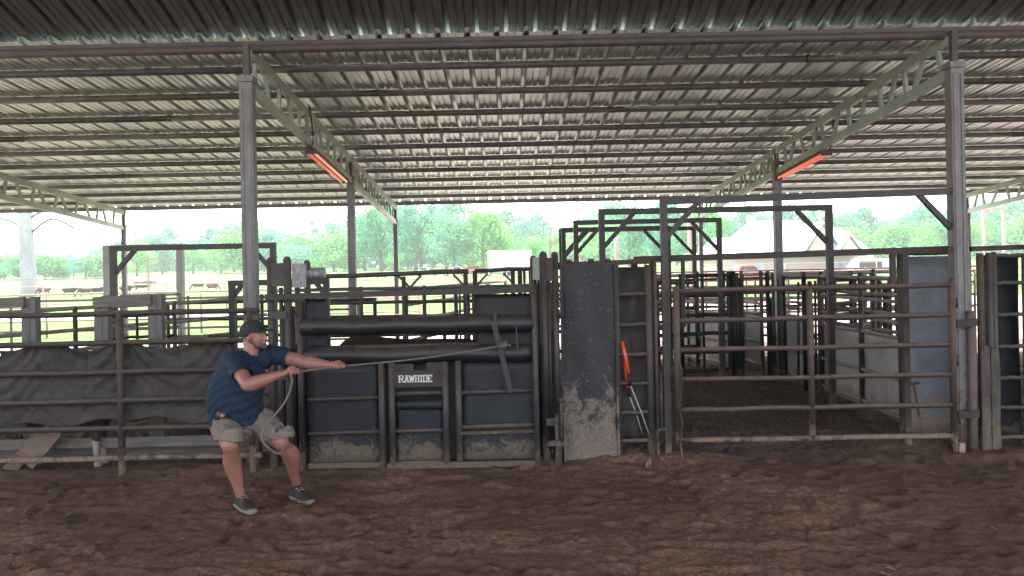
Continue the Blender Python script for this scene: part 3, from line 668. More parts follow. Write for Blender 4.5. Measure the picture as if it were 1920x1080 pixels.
# ------------------------------------------------------------------ clay-caked slide gate and ladder gate
S = thing('slide_gate', 'tall solid navy slide gate caked with pale clay at its foot', 'gate', (.8, 7.9, 0))
bm = BM(); nx, nz = 24, 40; Gd = {}
for side in (0, 1):
    for i in range(nx+1):
        for j in range(nz+1):
            s, t = i/nx, j/nz; b_ = .05*math.sin(PI*s)*(1-.5*t)+.008*math.sin(9*s+7*t); z = .02+1.925*t
            xr = .54+(.535+.015*(1-t))*s; yy = 7.90-b_+side*.012
            Gd[side, i, j] = bm.verts.new((xr, yy, z+(.02*s if j == nz else 0)))
for side in (0, 1):
    for i in range(nx):
        for j in range(nz):
            f = bm.faces.new((Gd[side,i,j], Gd[side,i+1,j], Gd[side,i+1,j+1], Gd[side,i,j+1])); f.smooth = True
obj('sheet_panel', bm, 'navy2', S)
for x in (.545, 1.075):
    bm = BM(); bar(bm, (x, 7.90, -.02), (x-.006, 7.90, 1.95), .022, .05, Vector((0,1,0))); obj('edge_bar', bm, 'navy2', S)
bm = BM(); bar(bm, (.40, 7.95, 1.955), (1.44, 7.95, 1.975), .06, .05); obj('top_rail', bm, 'brown', S)
for x in (.62, .84, 1.0):
    bm = BM(); pipe(bm, (x-.03, 7.93, 1.99), (x+.03, 7.93, 1.99), .022, 10); obj('roller', bm, 'brown', S)
L_ = panel('ladder_gate', 'narrow dark ladder gate of six rungs between the clay-caked gate and the swing gate', 'gate', (1.09, 7.92), (1.40, 7.92),
      [.195, .475, .765, 1.055, 1.35, 1.65], [(0, .0, 1.95, .024), (1, -.03, 1.94, .036)], .022, 'grey', group=None)
bm = BM(); wrinkled_plate(bm, (1.06, 8.06, 0), (1.42, 8.10, 0), .12, 1.92, Vector((0,1,0)), .008, .03); obj('backing_sheet', bm, 'rubber', L_)
T = thing('gate_post', 'thin brown post with latch rods between the ladder gate and the swing gate', 'post', (1.47, 7.95, 0))
bm = BM(); pipe(bm, (1.475, 7.96, -.03), (1.475, 7.96, 1.98), .022, 10); obj('pipe_post', bm, 'rust', T)
bm = BM(); pipe(bm, (1.515, 7.93, .15), (1.515, 7.93, .85), .01, 8); bar(bm, (1.47, 7.93, .3), (1.55, 7.93, .3), .015, .03); obj('latch_rod', bm, 'grey', T)

panel('pipe_fence', 'continuing arena fence of brown pipe beyond the right edge of the view', 'fence', (6.15, 7.95), (13.0, 7.9),
      [1.95, 1.6, 1.25, .9, .55, .2], [(i/3, 0, 2.0) for i in range(4)], .03, 'brown', sheets=[(0, 1, .03, 1.2, 'navy')])
# stock prods hanging in the ladder gate
def prod(label, a, b, c):
    T = thing('stock_prod', label, 'stock prod', a, 'stock prods in the ladder gate')
    a, b, c = Vector(a), Vector(b), Vector(c); q = a.lerp(b, .72)
    bm = BM(); tubepath(bm, [a, a.lerp(q, .5)+Vector((.004, 0, 0)), q], [.017, .019, .022], 10); obj('handle', bm, 'orange', T)
    bm = BM(); tubepath(bm, [q, b], [.020, .015], 10); obj('grip_collar', bm, 'black', T)
    bm = BM(); tubepath(bm, [b, b.lerp(c, .5)+Vector((.006, 0, 0)), c], [.007, .006, .005], 8); obj('shaft', bm, 'whitesheet', T)
    return T
prod('orange-handled stock prod with a white shaft leaning in the ladder gate', (1.125, 7.86, 1.19), (1.20, 7.86, .75), (1.375, 7.87, .26))
prod('second thin stock prod half hidden behind the orange-handled one', (1.16, 7.99, .95), (1.21, 7.99, .62), (1.33, 7.99, .24))
T = thing('dry_stalks', 'small tuft of pale dry stalks on the dirt below the ladder gate', 'stalks', (1.33, 7.62, 0))
for k in range(6):
    bm = BM(); x = 1.32+random.uniform(-.03, .03); tubepath(bm, [(x, 7.6, .0), (x+random.uniform(-.03, .03), 7.6, .03), (1.335+random.uniform(-.01, .02), 7.61, .06+random.uniform(0, .06))], .002, 5); obj('stalk', bm, 'palerail', T)

# ------------------------------------------------------------------ right: swing gate, portal, top rail, panels
portal('near brown steel portal frame over the swing gate, braced to the right shed post', 1.585, 4.49, 8.0, 2.54, .033, 'grey', .34, dz=.045, posts=(1, 0))
panel('top_rail_frame', 'long square steel top rail above the alley entrance with dark droppers', 'steel rail', (1.30, 8.12), (4.56, 8.12),
      [(1.995, 2.04)], [(0, 1.0, 2.0, .03), (.057, 0, 1.98, .03), (.152, 1.3, 2.0, .018), (.808, 1.70, 2.02, .024), (.844, 0, 2.0, .03)], .034, 'brown', square=True)
Gt = panel('swing_gate', 'wide brown six-rail swing gate closed across the alley mouth', 'gate', (1.665, 7.86), (4.385, 7.86),
      [(1.67, 1.685), (1.38, 1.39), (1.09, 1.095), (.80, .80), (.50, .497), (.205, .195)], [(0, .17, 1.72, .033), (.485, .17, 1.70, .030), (1, .15, 1.72, .033)], .0265, 'rust')
for z in (.35, .93, 1.5):
    bm = BM(); pipe(bm, (4.385, 7.86, z), (4.46, 7.92, z), .016, 8); pipe(bm, (4.455, 7.91, z-.05), (4.455, 7.91, z+.05), .02, 10); obj('hinge', bm, 'brown', Gt)
bm = BM(); tubepath(bm, [(1.67, 7.82, .98), (1.70, 7.8, .9), (1.69, 7.81, .7), (1.66, 7.82, .55), (1.69, 7.8, .40), (1.67, 7.82, .2), (1.69, 7.81, -.0)], .009, 6); obj('chain', bm, 'brown', Gt)
T = thing('hinge_post', 'brown rusty pipe hinge post clamped to the foot of the right shed post', 'post', (4.62, 7.9, 0))
bm = BM(); pipe(bm, (4.60, 7.91, -.05), (4.60, 7.90, 1.42), .042, 14); obj('pipe_post', bm, 'post2', T)
bm = BM(); bar(bm, (4.40, 7.87, -.05), (4.40, 7.87, 1.75), .02, .05, Vector((0,1,0))); obj('edge_pipe', bm, 'brown', T)
for z in (.40, 1.30):
    bm = BM(); bar(bm, (4.42, 7.86, z), (4.62, 7.85, z+.01), .05, .07); obj('clamp', bm, 'brown', T)
bm = BM(); box(bm, 4.405, 4.455, 7.80, 7.83, -.08, .13); obj('stake', bm, 'whitesheet', T)
for i, (x, lb) in enumerate(((4.705, 'left'), (4.80, 'right'))):
    T = thing('boarded_post', '%s one of two posts with rough grey boards right of the shed post' % lb, 'post', (x, 7.9, 0), 'boarded posts right of the shed post')
    bm = BM(); pipe(bm, (x, 7.92, -.02), (x, 7.92, 1.99), .034, 12); obj('pipe_post', bm, 'grey' if i else 'brown', T)
    bm = BM(); b0 = wrinkled_plate(bm, (x-.045, 7.85, 0), (x+.04, 7.85, 0), -.03, 1.08 if i == 0 else 1.06, Vector((0,1,0)), .02, .008); obj('board', bm, 'board', T)
T = panel('ladder_gate', 'dark blue sheeted ladder gate at the right edge of the photo', 'gate', (4.83, 7.90), (5.13, 7.90),
      [.16, .455, .75, 1.06, 1.375, 1.69, 1.96], [(0, -.02, 2.0, .022), (1, -.02, 1.98, .028)], .021, 'grey')
bm = BM(); wrinkled_plate(bm, (4.84, 8.14, 0), (5.2, 8.10, 0), .03, 1.97, Vector((0,1,0)), .008, .006); obj('backing_sheet', bm, 'navy', T)
S2 = thing('solid_gate', 'solid navy gate leaf cut off by the right edge of the photo', 'gate', (5.6, 7.86, 0))
bm = BM(); wrinkled_plate(bm, (5.17, 7.84, 0), (6.1, 7.84, 0), .0, 2.0, Vector((0,1,0)), .01, .02); obj('sheet_panel', bm, 'navy2', S2)
bm = BM(); bar(bm, (4.64, 7.96, 2.035), (6.1, 7.96, 2.055), .05, .05); obj('top_rail', bm, 'brown', S2)
bm = BM(); pipe(bm, (5.15, 7.88, 2.07), (5.24, 7.80, 2.09), .045, 12); obj('roller', bm, 'galv', S2)
panel('sheeted_panel', 'blue grey sheet panel splashed with mud behind the right end of the swing gate', 'panel', (4.17, 8.45), (4.72, 8.45),
      [2.0, .08], [(0, .02, 2.03, .035), (.08, .02, 2.0, .018), (1, .02, 2.0, .02)], .02, 'brown', sheets=[(.07, 1, .05, 1.97, 'bluegrey')], off=0)
T = thing('prop_stake', 'thin rusty stake leaning on the post behind the swing gate', 'stake', (4.3, 8.3, 0))
bm = BM(); pipe(bm, (4.22, 8.30, .62), (4.30, 8.28, .05), .013, 8); obj('rod', bm, 'rust', T)
bm = BM(); pipe(bm, (4.17, 8.30, .64), (4.27, 8.30, .655), .016, 8); obj('handle', bm, 'rust', T)

# ------------------------------------------------------------------ the alleys behind
AG = 'pale sheeted side panels of the right alley'
def alley(label, A, B, n, zs=1.02, mats='whitesheet', zt=1.72):
    return panel('alley_fence', label, 'fence', A, B, [zt, 1.44, 1.20, zs, .52, .12], [(i/n, 0, zt+.06, .034) for i in range(n+1)], .024, 'dark',
          sheets=[(0, 1, .04, zs, mats)], rmat='palerail', group=AG, off=-.03)
alley('nearest pale sheeted alley panel at the right, dripping with dirt', (4.62, 9.1), (4.60, 11.7), 2)
alley('second pale sheeted alley panel, between two dark post clusters', (4.58, 12.3), (4.55, 13.9), 1)
alley('third alley panel, light blue grey sheet in two bays', (4.5, 14.1), (4.35, 16.0), 2, mats='bluegrey')
alley('farthest pale alley panel behind the dark swing gate', (3.98, 14.3), (3.35, 16.4), 2)
def cluster(label, x, Y, n, z, wd):
    T = thing('post_cluster', label, 'post cluster', (x, Y, 0), 'dark clusters of gate posts in the alley')
    for i in range(n):
        bm = BM(); px_ = x+(i/(n-1)-.5)*wd; zz = z-random.uniform(0, .12); pipe(bm, (px_, Y+random.uniform(-.08, .08), 0), (px_, Y, zz), random.choice((.020, .026, .034)), 10); obj('pipe_post', bm, 'black' if i % 3 == 1 else 'dark', T)
    bm = BM(); box(bm, x-wd*.10, x+wd*.12, Y+.10, Y+.115, .03, z-.45); obj('guide_plate', bm, 'black', T)
    return T
cluster('dark post cluster nearest the camera in the alley, behind the gate middle', 4.58, 11.95, 6, 1.75, .42)
cluster('dark post cluster beside the middle shed post', 4.35, 13.05, 5, 1.78, .36)
cluster('tall dark post cluster at the hinge of the dark swing gate', 3.72, 13.0, 6, 1.80, .24)
cluster('dark post cluster at the right against the blue grey panel', 5.25, 11.0, 4, 1.72, .22)
panel('dark_swing_gate', 'dark pipe gate standing open across the middle of the alley', 'gate', (2.82, 12.9), (3.68, 13.0),
      [1.74, 1.42, 1.1, .80, .50, .2], [(0, .12, 1.78), (.42, .2, 1.76, .02), (.8, .2, 1.74, .03), (1, 0, 1.80, .05)], .032, 'black')
panel('alley_fence', 'dark pipe fence on the left side of the alley seen edge on', 'fence', (1.78, 8.9), (1.95, 14.8),
      [1.75, 1.48, 1.2, .92, .64, .36], [(i/5, 0, 1.8, .035) for i in range(6)], .03, 'dark')
panel('alley_fence', 'second dark alley fence left of the first, half hidden by the ladder gate', 'fence', (1.45, 9.6), (1.72, 15.6),
      [1.7, 1.45, 1.18, .9, .6, .3], [(i/6, 0, 1.75, .03) for i in range(7)], .028, 'brown')
portal('second steel portal frame, the widest over the right alley', 1.25, 4.22, 10.4, 2.60, .038, 'dark', .42)
portal('third steel portal frame behind the widest one', 1.13, 3.45, 12.9, 2.60, .038, 'dark', .44)
portal('fourth steel portal frame, narrow and farther back', 1.08, 3.05, 15.0, 2.58, .04, 'dark', .46)
portal('farthest steel portal frame at the end of the alleys', 1.12, 3.84, 16.3, 2.62, .04, 'dark', .48)
def rpen(label, A, B, zs, n, mat='palerail', pm='brown', r=.026, name='pen_fence', zt=None):
    zt = zt or max(zs)
    return panel(name, label, 'fence', A, B, zs, [(i/n, 0, zt+.04, r*1.15) for i in range(n+1)], r, mat, pmat=pm, group='pipe pens behind the right alley')
rpen('pale pen fence receding beyond the first alley panel', (5.0, 9.6), (4.95, 14.6), [1.70, 1.48, 1.24, 1.0, .7], 4, 'palerail', 'dark')
rpen('brown pen fence crossing left to right at the alley end', (1.9, 15.9), (6.9, 15.4), [1.62, 1.34, 1.08, .8, .5], 6, 'brown', 'brown')
rpen('dark pen fence behind the crossing fence', (.8, 17.2), (8.8, 16.9), [1.7, 1.42, 1.15, .86, .55], 8, 'palerail', 'dark')
rpen('outermost right pen fence just past the shed eave', (2.0, 20.2), (11.5, 19.6), [1.62, 1.35, 1.05, .75], 8, 'brown', 'brown')
rpen('rusty loading pen fence in the bright yard at right', (5.2, 13.3), (7.4, 14.2), [1.6, 1.35, 1.1, .85, .55], 3, 'rust', 'brown')
rpen('short brown pen fence right of the middle shed post', (4.9, 12.4), (6.3, 12.0), [1.66, 1.4, 1.12, .84], 2, 'brown', 'dark')
rpen('brown pen fence just behind the third portal frame', (1.9, 13.6), (3.3, 13.9), [1.6, 1.38, 1.16, .94, .72, .5], 4, 'brown', 'dark')
rpen('pale low pen fence beyond the farthest portal frame', (1.0, 18.2), (6.5, 18.4), [1.55, 1.3, 1.05, .8, .55], 7, 'palerail', 'brown')
rpen('slanting rusty pen fence in the yard beyond the alley wall', (5.6, 12.0), (9.5, 16.5), [1.65, 1.42, 1.2, .96, .7], 5, 'palerail', 'brown')
rpen('rusty yard fence standing outside the eave behind the swing gate', (3.2, 21.8), (13.5, 22.6), [1.7, 1.45, 1.18, .9, .6], 9, 'rust', 'rust')
rpen('dark gate panel with close rails beside the nearest post cluster', (4.75, 11.8), (5.9, 12.9), [1.74, 1.5, 1.3, 1.1, .9, .7], 2, 'dark', 'black')
# pens behind the chute, seen over and through it
panel('pen_fence', 'dark pipe pen frame with short knee braces behind the roping chute', 'fence', (-2.75, 10.4), (-.50, 10.4),
      [(1.865, 1.90)], [(.0, 0, 1.85, .03), (.62, 0, 1.85, .028), (.98, 0, 1.88, .03)], .032, 'grey', group='pipe pens behind the roping chute')
for k, (x, Y, s) in enumerate(((-1.27, 10.4, -1), (-1.27, 10.4, 1), (-.55, 10.4, -1), (-.42, 11.2, 1), (.10, 11.2, -1))):
    bm = BM(); bar(bm, (x, Y+.02, 1.70), (x+s*.15, Y+.02, 1.86), .03, .03, Vector((0,1,0)))
    tag(obj('knee_brace', bm, 'grey', loc=(x, Y, 1.7)), ['knee brace left of the first pen post', 'knee brace right of the first pen post', 'knee brace at the right end of the dark pen frame', 'knee brace on the left end of the second pen frame', 'knee brace on the right end of the second pen frame'][k] + ' behind the chute', 'brace', 'knee braces of the pen frames')
panel('pen_fence', 'second dark pen frame behind the right end of the roping chute', 'fence', (-.45, 11.2), (.95, 11.2),
      [(1.90, 1.93)], [(.0, 0, 1.90, .034), (.38, 0, 1.9, .03), (.45, 0, 1.93, .034), (.50, 0, 1.93, .02), (.56, 0, 1.93, .03)], .03, 'dark', group='pipe pens behind the roping chute')
panel('pen_fence', 'long brown pen fence low behind the chute window', 'fence', (-3.1, 11.8), (1.6, 11.6),
      [1.66, 1.46, 1.22, .98, .7], [(i/5, 0, 1.7, .03) for i in range(6)], .027, 'brown', group='pipe pens behind the roping chute')
panel('pen_fence', 'pale pen fence slanting up to the right behind the chute window', 'fence', (-1.6, 12.6), (-.05, 18.2),
      [1.62, 1.38, 1.12, .8], [(0, 0, 1.65), (.3, 0, 1.65), (.6, 0, 1.65), (1, 0, 1.65)], .03, 'palerail', pmat='dark', group='pipe pens behind the roping chute')
panel('barred_gate', 'dark gate of close vertical bars behind the right end of the chute window', 'gate', (-.62, 9.6), (-.18, 9.7),
      [1.66, .2], [(i/9, .2, 1.68, .012 if i % 3 else .024) for i in range(10)], .024, 'dark')
panel('pen_fence', 'brown pen fence along the shed eave behind the chute', 'fence', (-4.5, 18.0), (2.2, 17.8),
      [1.5, 1.2, .9, .6], [(i/6, 0, 1.55, .03) for i in range(7)], .027, 'brown', group='pipe pens behind the roping chute')
# far pasture fences
for lb, A, B, zs, n in (('nearest faded rusty pasture fence at left beyond the pens', (-24, 24), (-3.0, 27), [1.35, .95, .5], 9),
                    ('middle faded pasture fence crossing the whole field', (-34, 38), (36, 40), [1.3, .9, .45], 24),
                    ('far faded pasture fence in front of the parked vehicles', (-45, 58), (45, 60), [1.3, .8], 26)):
    zs = [z+rise(A[1]) for z in zs]
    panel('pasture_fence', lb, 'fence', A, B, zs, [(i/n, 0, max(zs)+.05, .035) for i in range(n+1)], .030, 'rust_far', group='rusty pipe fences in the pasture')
def hpost(label, x0, x1, Y, z, dz=0, r=.04):
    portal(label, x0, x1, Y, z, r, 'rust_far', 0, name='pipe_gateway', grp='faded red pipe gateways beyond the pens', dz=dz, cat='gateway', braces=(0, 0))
hpost('tall faded red pipe gateway far right beyond the shed post', 21.6, 22.5, 36, 4.0, .12, .05)
hpost('thin pale gateway standing behind the right gate tower', 2.1, 2.36, 40, 3.6, .18, .03)
hpost('faded red gateway in the pasture left of the shed post', -12.6, -11.6, 28, 2.45, -.05, .03)
for x, Y, z, r, lb in ((3.25, 36, 5.0, .065, 'left'), (8.3, 36, 4.6, .09, 'right'), (7.2, 52, 4.2, .13, 'shorter middle')):
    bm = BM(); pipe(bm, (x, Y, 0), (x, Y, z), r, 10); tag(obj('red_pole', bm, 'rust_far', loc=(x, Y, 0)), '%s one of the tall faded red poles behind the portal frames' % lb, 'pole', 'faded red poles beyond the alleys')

# ------------------------------------------------------------------ organic bodies (lofted volumes fused by voxel remesh)
def loft(bm, secs, n=20, k=5, dome=1.0):
    """secs: (x,y,z, rx, ry, angle) ellipses across the path; rx along the turned side axis, closed with domes"""
    sp = spline(secs, k); pts = [Vector(s[:3]) for s in sp]; rings = []
    def ring(c, d, rx, ry, ang):
        e = Vector((math.cos(ang), math.sin(ang), 0)); e = (e-d*e.dot(d)).normalized(); f = d.cross(e).normalized()
        return [bm.verts.new(c+e*rx*math.cos(2*PI*i/n)+f*ry*math.sin(2*PI*i/n)) for i in range(n)]
    m = len(sp)
    d0 = (pts[1]-pts[0]).normalized(); d1 = (pts[-1]-pts[-2]).normalized()
    for q in (.95, .7, .35): s = sp[0]; rings.append(ring(pts[0]-d0*min(s[3], s[4])*q*dome, d0, s[3]*math.sqrt(1-q*q), s[4]*math.sqrt(1-q*q), s[5]))
    for i, s in enumerate(sp):
        d = (pts[min(i+1, m-1)]-pts[max(i-1, 0)]).normalized(); rings.append(ring(pts[i], d, s[3], s[4], s[5]))
    for q in (.35, .7, .95): s = sp[-1]; rings.append(ring(pts[-1]+d1*min(s[3], s[4])*q*dome, d1, s[3]*math.sqrt(1-q*q), s[4]*math.sqrt(1-q*q), s[5]))
    for A, B in zip(rings, rings[1:]):
        for i in range(n): bm.faces.new((A[i], A[(i+1) % n], B[(i+1) % n], B[i]))
    bm.faces.new(list(reversed(rings[0]))); bm.faces.new(rings[-1])
def limb(bm, pts, n=14, k=5, dome=1.0):
    loft(bm, [(p[0], p[1], p[2], p[3], p[4] if len(p) > 4 else p[3], p[5] if len(p) > 5 else 0.) for p in pts], n, k, dome)
def ball(bm, c, rx, ry, rz, rot=None):
    m = Matrix.Translation(Vector(c)) @ (rot or Matrix.Identity(4)) @ Matrix.Diagonal((rx, ry, rz, 1))
    bmesh.ops.create_uvsphere(bm, u_segments=18, v_segments=12, radius=1, matrix=m)
def fuse(name, bm, mat, parent, vox, sm=3, loc=None, disp=None, cuts=()):
    me = bpy.data.meshes.new('raw'); bmesh.ops.recalc_face_normals(bm, faces=bm.faces); bm.to_mesh(me); bm.free()
    t = bpy.data.objects.new('raw', me); COL.objects.link(t)
    r = t.modifiers.new('r', 'REMESH'); r.mode = 'VOXEL'; r.voxel_size = vox; r.use_smooth_shade = True
    if sm: s = t.modifiers.new('s', 'SMOOTH'); s.iterations = sm; s.factor = .5
    dg = bpy.context.evaluated_depsgraph_get(); me2 = bpy.data.meshes.new_from_object(t.evaluated_get(dg))
    bpy.data.objects.remove(t)
    me2.name = name; me2.materials.clear(); me2.materials.append(M[mat])
    if disp:
        co = np.empty(len(me2.vertices)*3, np.float32); me2.vertices.foreach_get('co', co); co = co.reshape(-1, 3); no = np.empty(len(me2.vertices)*3, np.float32)
        me2.vertices.foreach_get('normal', no); no = no.reshape(-1, 3); co += no*disp(co)[:, None]; me2.vertices.foreach_set('co', co.ravel())
    if cuts:
        cb = bmesh.new(); cb.from_mesh(me2)
        for co_, no_, R_ in cuts:
            fs = [f for f in cb.faces if (f.calc_center_median()-Vector(co_)).length < R_]; g_ = set(fs)
            for f in fs: g_.update(f.edges); g_.update(f.verts)
            bmesh.ops.bisect_plane(cb, geom=list(g_), plane_co=Vector(co_), plane_no=Vector(no_), clear_outer=True)
        cb.to_mesh(me2); cb.free()
    me2.polygons.foreach_set('use_smooth', np.ones(len(me2.polygons), bool)); me2.update()
    o = bpy.data.objects.new(name, me2); COL.objects.link(o)
    if cuts: md = o.modifiers.new('hem', 'SOLIDIFY'); md.thickness = .005; md.offset = -1
    if parent is not None: me2.transform(Matrix.Translation(-Vector(parent['_w']))); o.parent = parent; o['_w'] = tuple(parent['_w'])
    elif loc is not None: me2.transform(Matrix.Translation(-Vector(loc))); o.location = loc; o['_w'] = tuple(loc)
    return o

# ------------------------------------------------------------------ the man hauling on the rope
def T3(v, *r): return (v[0], v[1], v[2])+tuple(r)
def mid(a, b, t): return Vector(a).lerp(Vector(b), t)
tie = P(941, 648, 7.66); rh = P(549, 698, 6.22)
rd = (tie-rh).normalized()
lh = P(637, 687, 6.22+(7.66-6.22)*(637-549)/(941-549)*.80); s_ = (lh-rh).dot(rd); lh = rh+rd*s_
ROOT = (P(458, 900, 6.6).x, 6.6, 0)
sR, eR = P(436, 676, 6.52), P(466, 722, 6.24)
sL, eL = P(508, 664, 6.78), P(572, 679, 6.62)
wR = rh+Vector((-.085, -.012, -.012)); wL = lh+Vector((-.088, .01, .012))
hipR, hipL = P(424, 792, 6.70), P(487, 790, 6.78)
kR, kL = P(430, 834, 6.36), P(527, 829, 6.52)
aR, aL = P(452, 934, 6.56), P(556, 903, 6.90)
pel, bel, che, nek = P(443, 785, 6.72), P(440, 742, 6.66), P(452, 700, 6.66), P(470, 662, 6.68)
hd = P(478, 630, 6.68)
man = BM()
# torso under the shirt, neck
TW = -.30      # torso turned a little towards the gate
torso = [T3(pel, .205, .150, .10), T3(bel, .215, .165, 0), T3(che, .195, .135, TW), T3(mid(che, nek, .55), .165, .105, TW), T3(mid(che, nek, .95), .075, .07, TW)]
loft(man, torso, 24)
limb(man, [T3(mid(che, nek, .8), .072, .068), T3(nek+Vector((.005, 0, .02)), .063), T3(hd+Vector((-.02, 0, -.05)), .060)])
# legs
for h, k, a, s in ((hipR, kR, aR, 1), (hipL, kL, aL, -1)):
    bk = Vector((-.02*s, .035, 0))
    limb(man, [T3(h, .105), T3(mid(h, k, .5), .092), T3(mid(h, k, .88), .074), T3(k, .066), T3(mid(k, a, .12)+Vector((0, .01, 0)), .060), T3(mid(k, a, .32)+bk*1.2, .073), T3(mid(k, a, .58)+bk*.7, .057), T3(mid(k, a, .84), .040), T3(a, .040)], 16)
    ball(man, k+Vector((.0, -.028, .005)), .043, .035, .05)
# arms: shoulder, elbow, wrist
for s, e, w_, b in ((sR, eR, wR, -1), (sL, eL, wL, 1)):
    limb(man, [T3(s, .070), T3(mid(s, e, .4), .066), T3(mid(s, e, .8), .056), T3(e, .052), T3(mid(e, w_, .22), .057), T3(mid(e, w_, .6), .044), T3(w_, .030, .034)], 14)
# hands closed on the rope
def hand(bm, c, wrist, up, side):
    f = rd; out = (Vector((0, -1, 0))-f*f.dot(Vector((0, -1, 0)))).normalized(); upv = f.cross(out)
    if upv.z < 0: upv = -upv
    palm = c-f*.03+out*.0*side
    limb(bm, [T3(wrist, .026, .030), T3(mid(wrist, palm, .6)+upv*.006, .022, .034), T3(palm+upv*.016, .020, .038), T3(c+f*.012+upv*.014, .016, .036)], 12, 4)
    for i, L in enumerate((.9, 1.0, .95, .8)):
        base = c+f*(.034-.0205*i)
        pts = []
        for j in range(7):
            a = 1.9-j*.72*L; R = .027 if j < 5 else .023
            pts.append(base+out*(R*math.sin(a+.0)*1.0)*side+upv*R*math.cos(a)+f*.002*j)
        limb(bm, [T3(p, .0094-.0005*j) for j, p in enumerate(pts)], 8, 2)
    th = [c-f*.03+out*.018+upv*.016, c-f*.005+out*.030+upv*.012, c+f*.020+out*.029-upv*.002, c+f*.038+out*.020-upv*.012]
    limb(bm, [T3(p, r) for p, r in zip(th, (.014, .012, .0105, .009))], 8, 3)
hand(man, rh, wR, 1, 1); hand(man, lh, wL, 1, 1)
# head: turned to the right, chin slightly raised; local +x is the face
HR = Matrix.Translation(hd) @ Matrix.Rotation(-.30, 4, 'Z') @ Matrix.Rotation(-.06, 4, 'Y') @ Matrix.Scale(1.07, 4)
def H(x, y, z): return HR @ Vector((x, y, z))
def hb(bm, x, y, z, rx, ry, rz): ball(bm, H(x, y, z), rx, ry, rz, HR.to_3x3().to_4x4())
hb(man, -.012, 0, .022, .098, .076, .092); hb(man, .030, 0, -.020, .062, .062, .075); hb(man, .042, 0, -.066, .045, .050, .032)
hb(man, .078, 0, -.080, .020, .026, .020); hb(man, .072, 0, .016, .022, .052, .014); hb(man, .088, 0, -.018, .018, .012, .024); hb(man, .098, 0, -.030, .015, .013, .011)
for s in (-1, 1):
    hb(man, .088, s*.012, -.034, .009, .007, .006); hb(man, .055, s*.040, -.028, .026, .02, .022); hb(man, .073, s*.028, -.002, .010, .012, .008)
    hb(man, -.012, s*.076, -.012, .020, .010, .031); hb(man, -.004, s*.080, -.014, .010, .010, .020); hb(man, -.010, s*.073, -.036, .009, .009, .010)
hb(man, .084, 0, -.052, .012, .024, .0055); hb(man, .082, 0, -.064, .012, .021, .006)
hb(man, -.05, 0, -.055, .055, .055, .05)
Mn = fuse('person', man, 'skin', None, .0052, 2, loc=ROOT)
tag(Mn, 'man in navy t-shirt, grey shorts and dark cap leaning back and hauling on a rope', 'person')
for s in (-1, 1):
    b = BM(); hb(b, .0765, s*.029, -.003, .005, .007, .003); o = obj('eye', b, 'whitesheet', Mn)
    b = BM(); hb(b, .0855, s*.029, -.003, .003, .004, .004); obj('iris', b, 'black', o)
b = BM(); hb(b, .040, 0, -.068, .051, .056, .034); hb(b, .078, 0, -.083, .023, .029, .022); hb(b, .010, 0, -.045, .050, .066, .030); fuse('stubble', b, 'beard', Mn, .006, 2)
# cap
b = BM()
rows = []
for j in range(9):
    t = j/8*PI/2; rr = math.cos(t); rows.append([b.verts.new(H(-.014+.112*rr*math.cos(a)*(1.0), .089*rr*math.sin(a), .030+.100*math.sin(t))) for a in np.linspace(0, 2*PI, 25)[:-1]])
for A, B in zip(rows, rows[1:]):
    for i in range(24): f = b.faces.new((A[i], A[(i+1) % 24], B[(i+1) % 24], B[i])); f.smooth = True
low = [b.verts.new(H(-.014+.110*math.cos(a), .087*math.sin(a), .030-(.030 if math.cos(a) < .2 else .002))) for a in np.linspace(0, 2*PI, 25)[:-1]]
for i in range(24): f = b.faces.new((low[i], low[(i+1) % 24], rows[0][(i+1) % 24], rows[0][i])); f.smooth = True
capo = obj('cap', b, 'cap', Mn); md = capo.modifiers.new('t', 'SOLIDIFY'); md.thickness = .004
b = BM(); U = []; 
for side in (0, 1):
    for i in range(9):
        a = -1.05+i*2.1/8; 
        for r_ in (0, 1): U.append(b.verts.new(H(-.014+(.103+.085*r_*math.cos(a*.9))*math.cos(a*.82), .082*math.sin(a)*(1+.02*r_), .036-.010*r_*math.cos(a)-.10*(abs(math.sin(a))**2)*.12+(.005 if side else 0)+.012*math.cos(a*1.2))))
for side in (0, 1):
    for i in range(8): k = side*18+i*2; b.faces.new((U[k], U[k+1], U[k+3], U[k+2]))
for i in range(8): b.faces.new((U[i*2+1], U[i*2+3], U[18+i*2+3], U[18+i*2+1]))
obj('cap_brim', b, 'cap', capo)
b = BM()
for s in (-1, 1): hb(b, .082, s*.034, .066, .012, .027, .016)
bar(b, H(.094, -.01, .070), H(.094, .01, .070), .006, .006)
for s in (-1, 1): bar(b, H(.078, s*.06, .068), H(-.02, s*.090, .052), .005, .007)
fuse('sunglasses', b, 'black', Mn, .004, 1)
# t-shirt
b = BM()
def grow(secs, g): return [tuple(s[:3])+(s[3]+g, s[4]+g, s[5]) for s in secs]
loft(b, grow([T3(mid(pel, bel, -.35), .214, .164, .08), T3(mid(pel, bel, .10), .216, .166, .08), T3(mid(pel, bel, .6), .216, .168, .04), T3(bel, .220, .170, 0), T3(che, .205, .145, TW), T3(mid(che, nek, .55), .178, .115, TW), T3(mid(che, nek, .80), .110, .090, TW), T3(mid(che, nek, .97), .078, .074, TW)], .012), 28, 5, .12)
for s, e in ((sR, eR), (sL, eL)):
    limb(b, [T3(mid(s, che, .35), .10), T3(s, .086), T3(mid(s, e, .35), .080), T3(mid(s, e, .72 if e is eR else .68), .084)], 16, 5, .15)
def folds(co):
    x, y, z = co[:, 0], co[:, 1], co[:, 2]
    return (.0050*np.sin((x*1.0+z*.75)*46+2*np.sin(z*9)+y*12)*np.clip((1.12-z)/.3, .25, 1)+.0035*np.sin((x*-.6+z)*82+3*np.sin(x*14)))*1.0
armR, armL = (eR-sR).normalized(), (eL-sL).normalized()
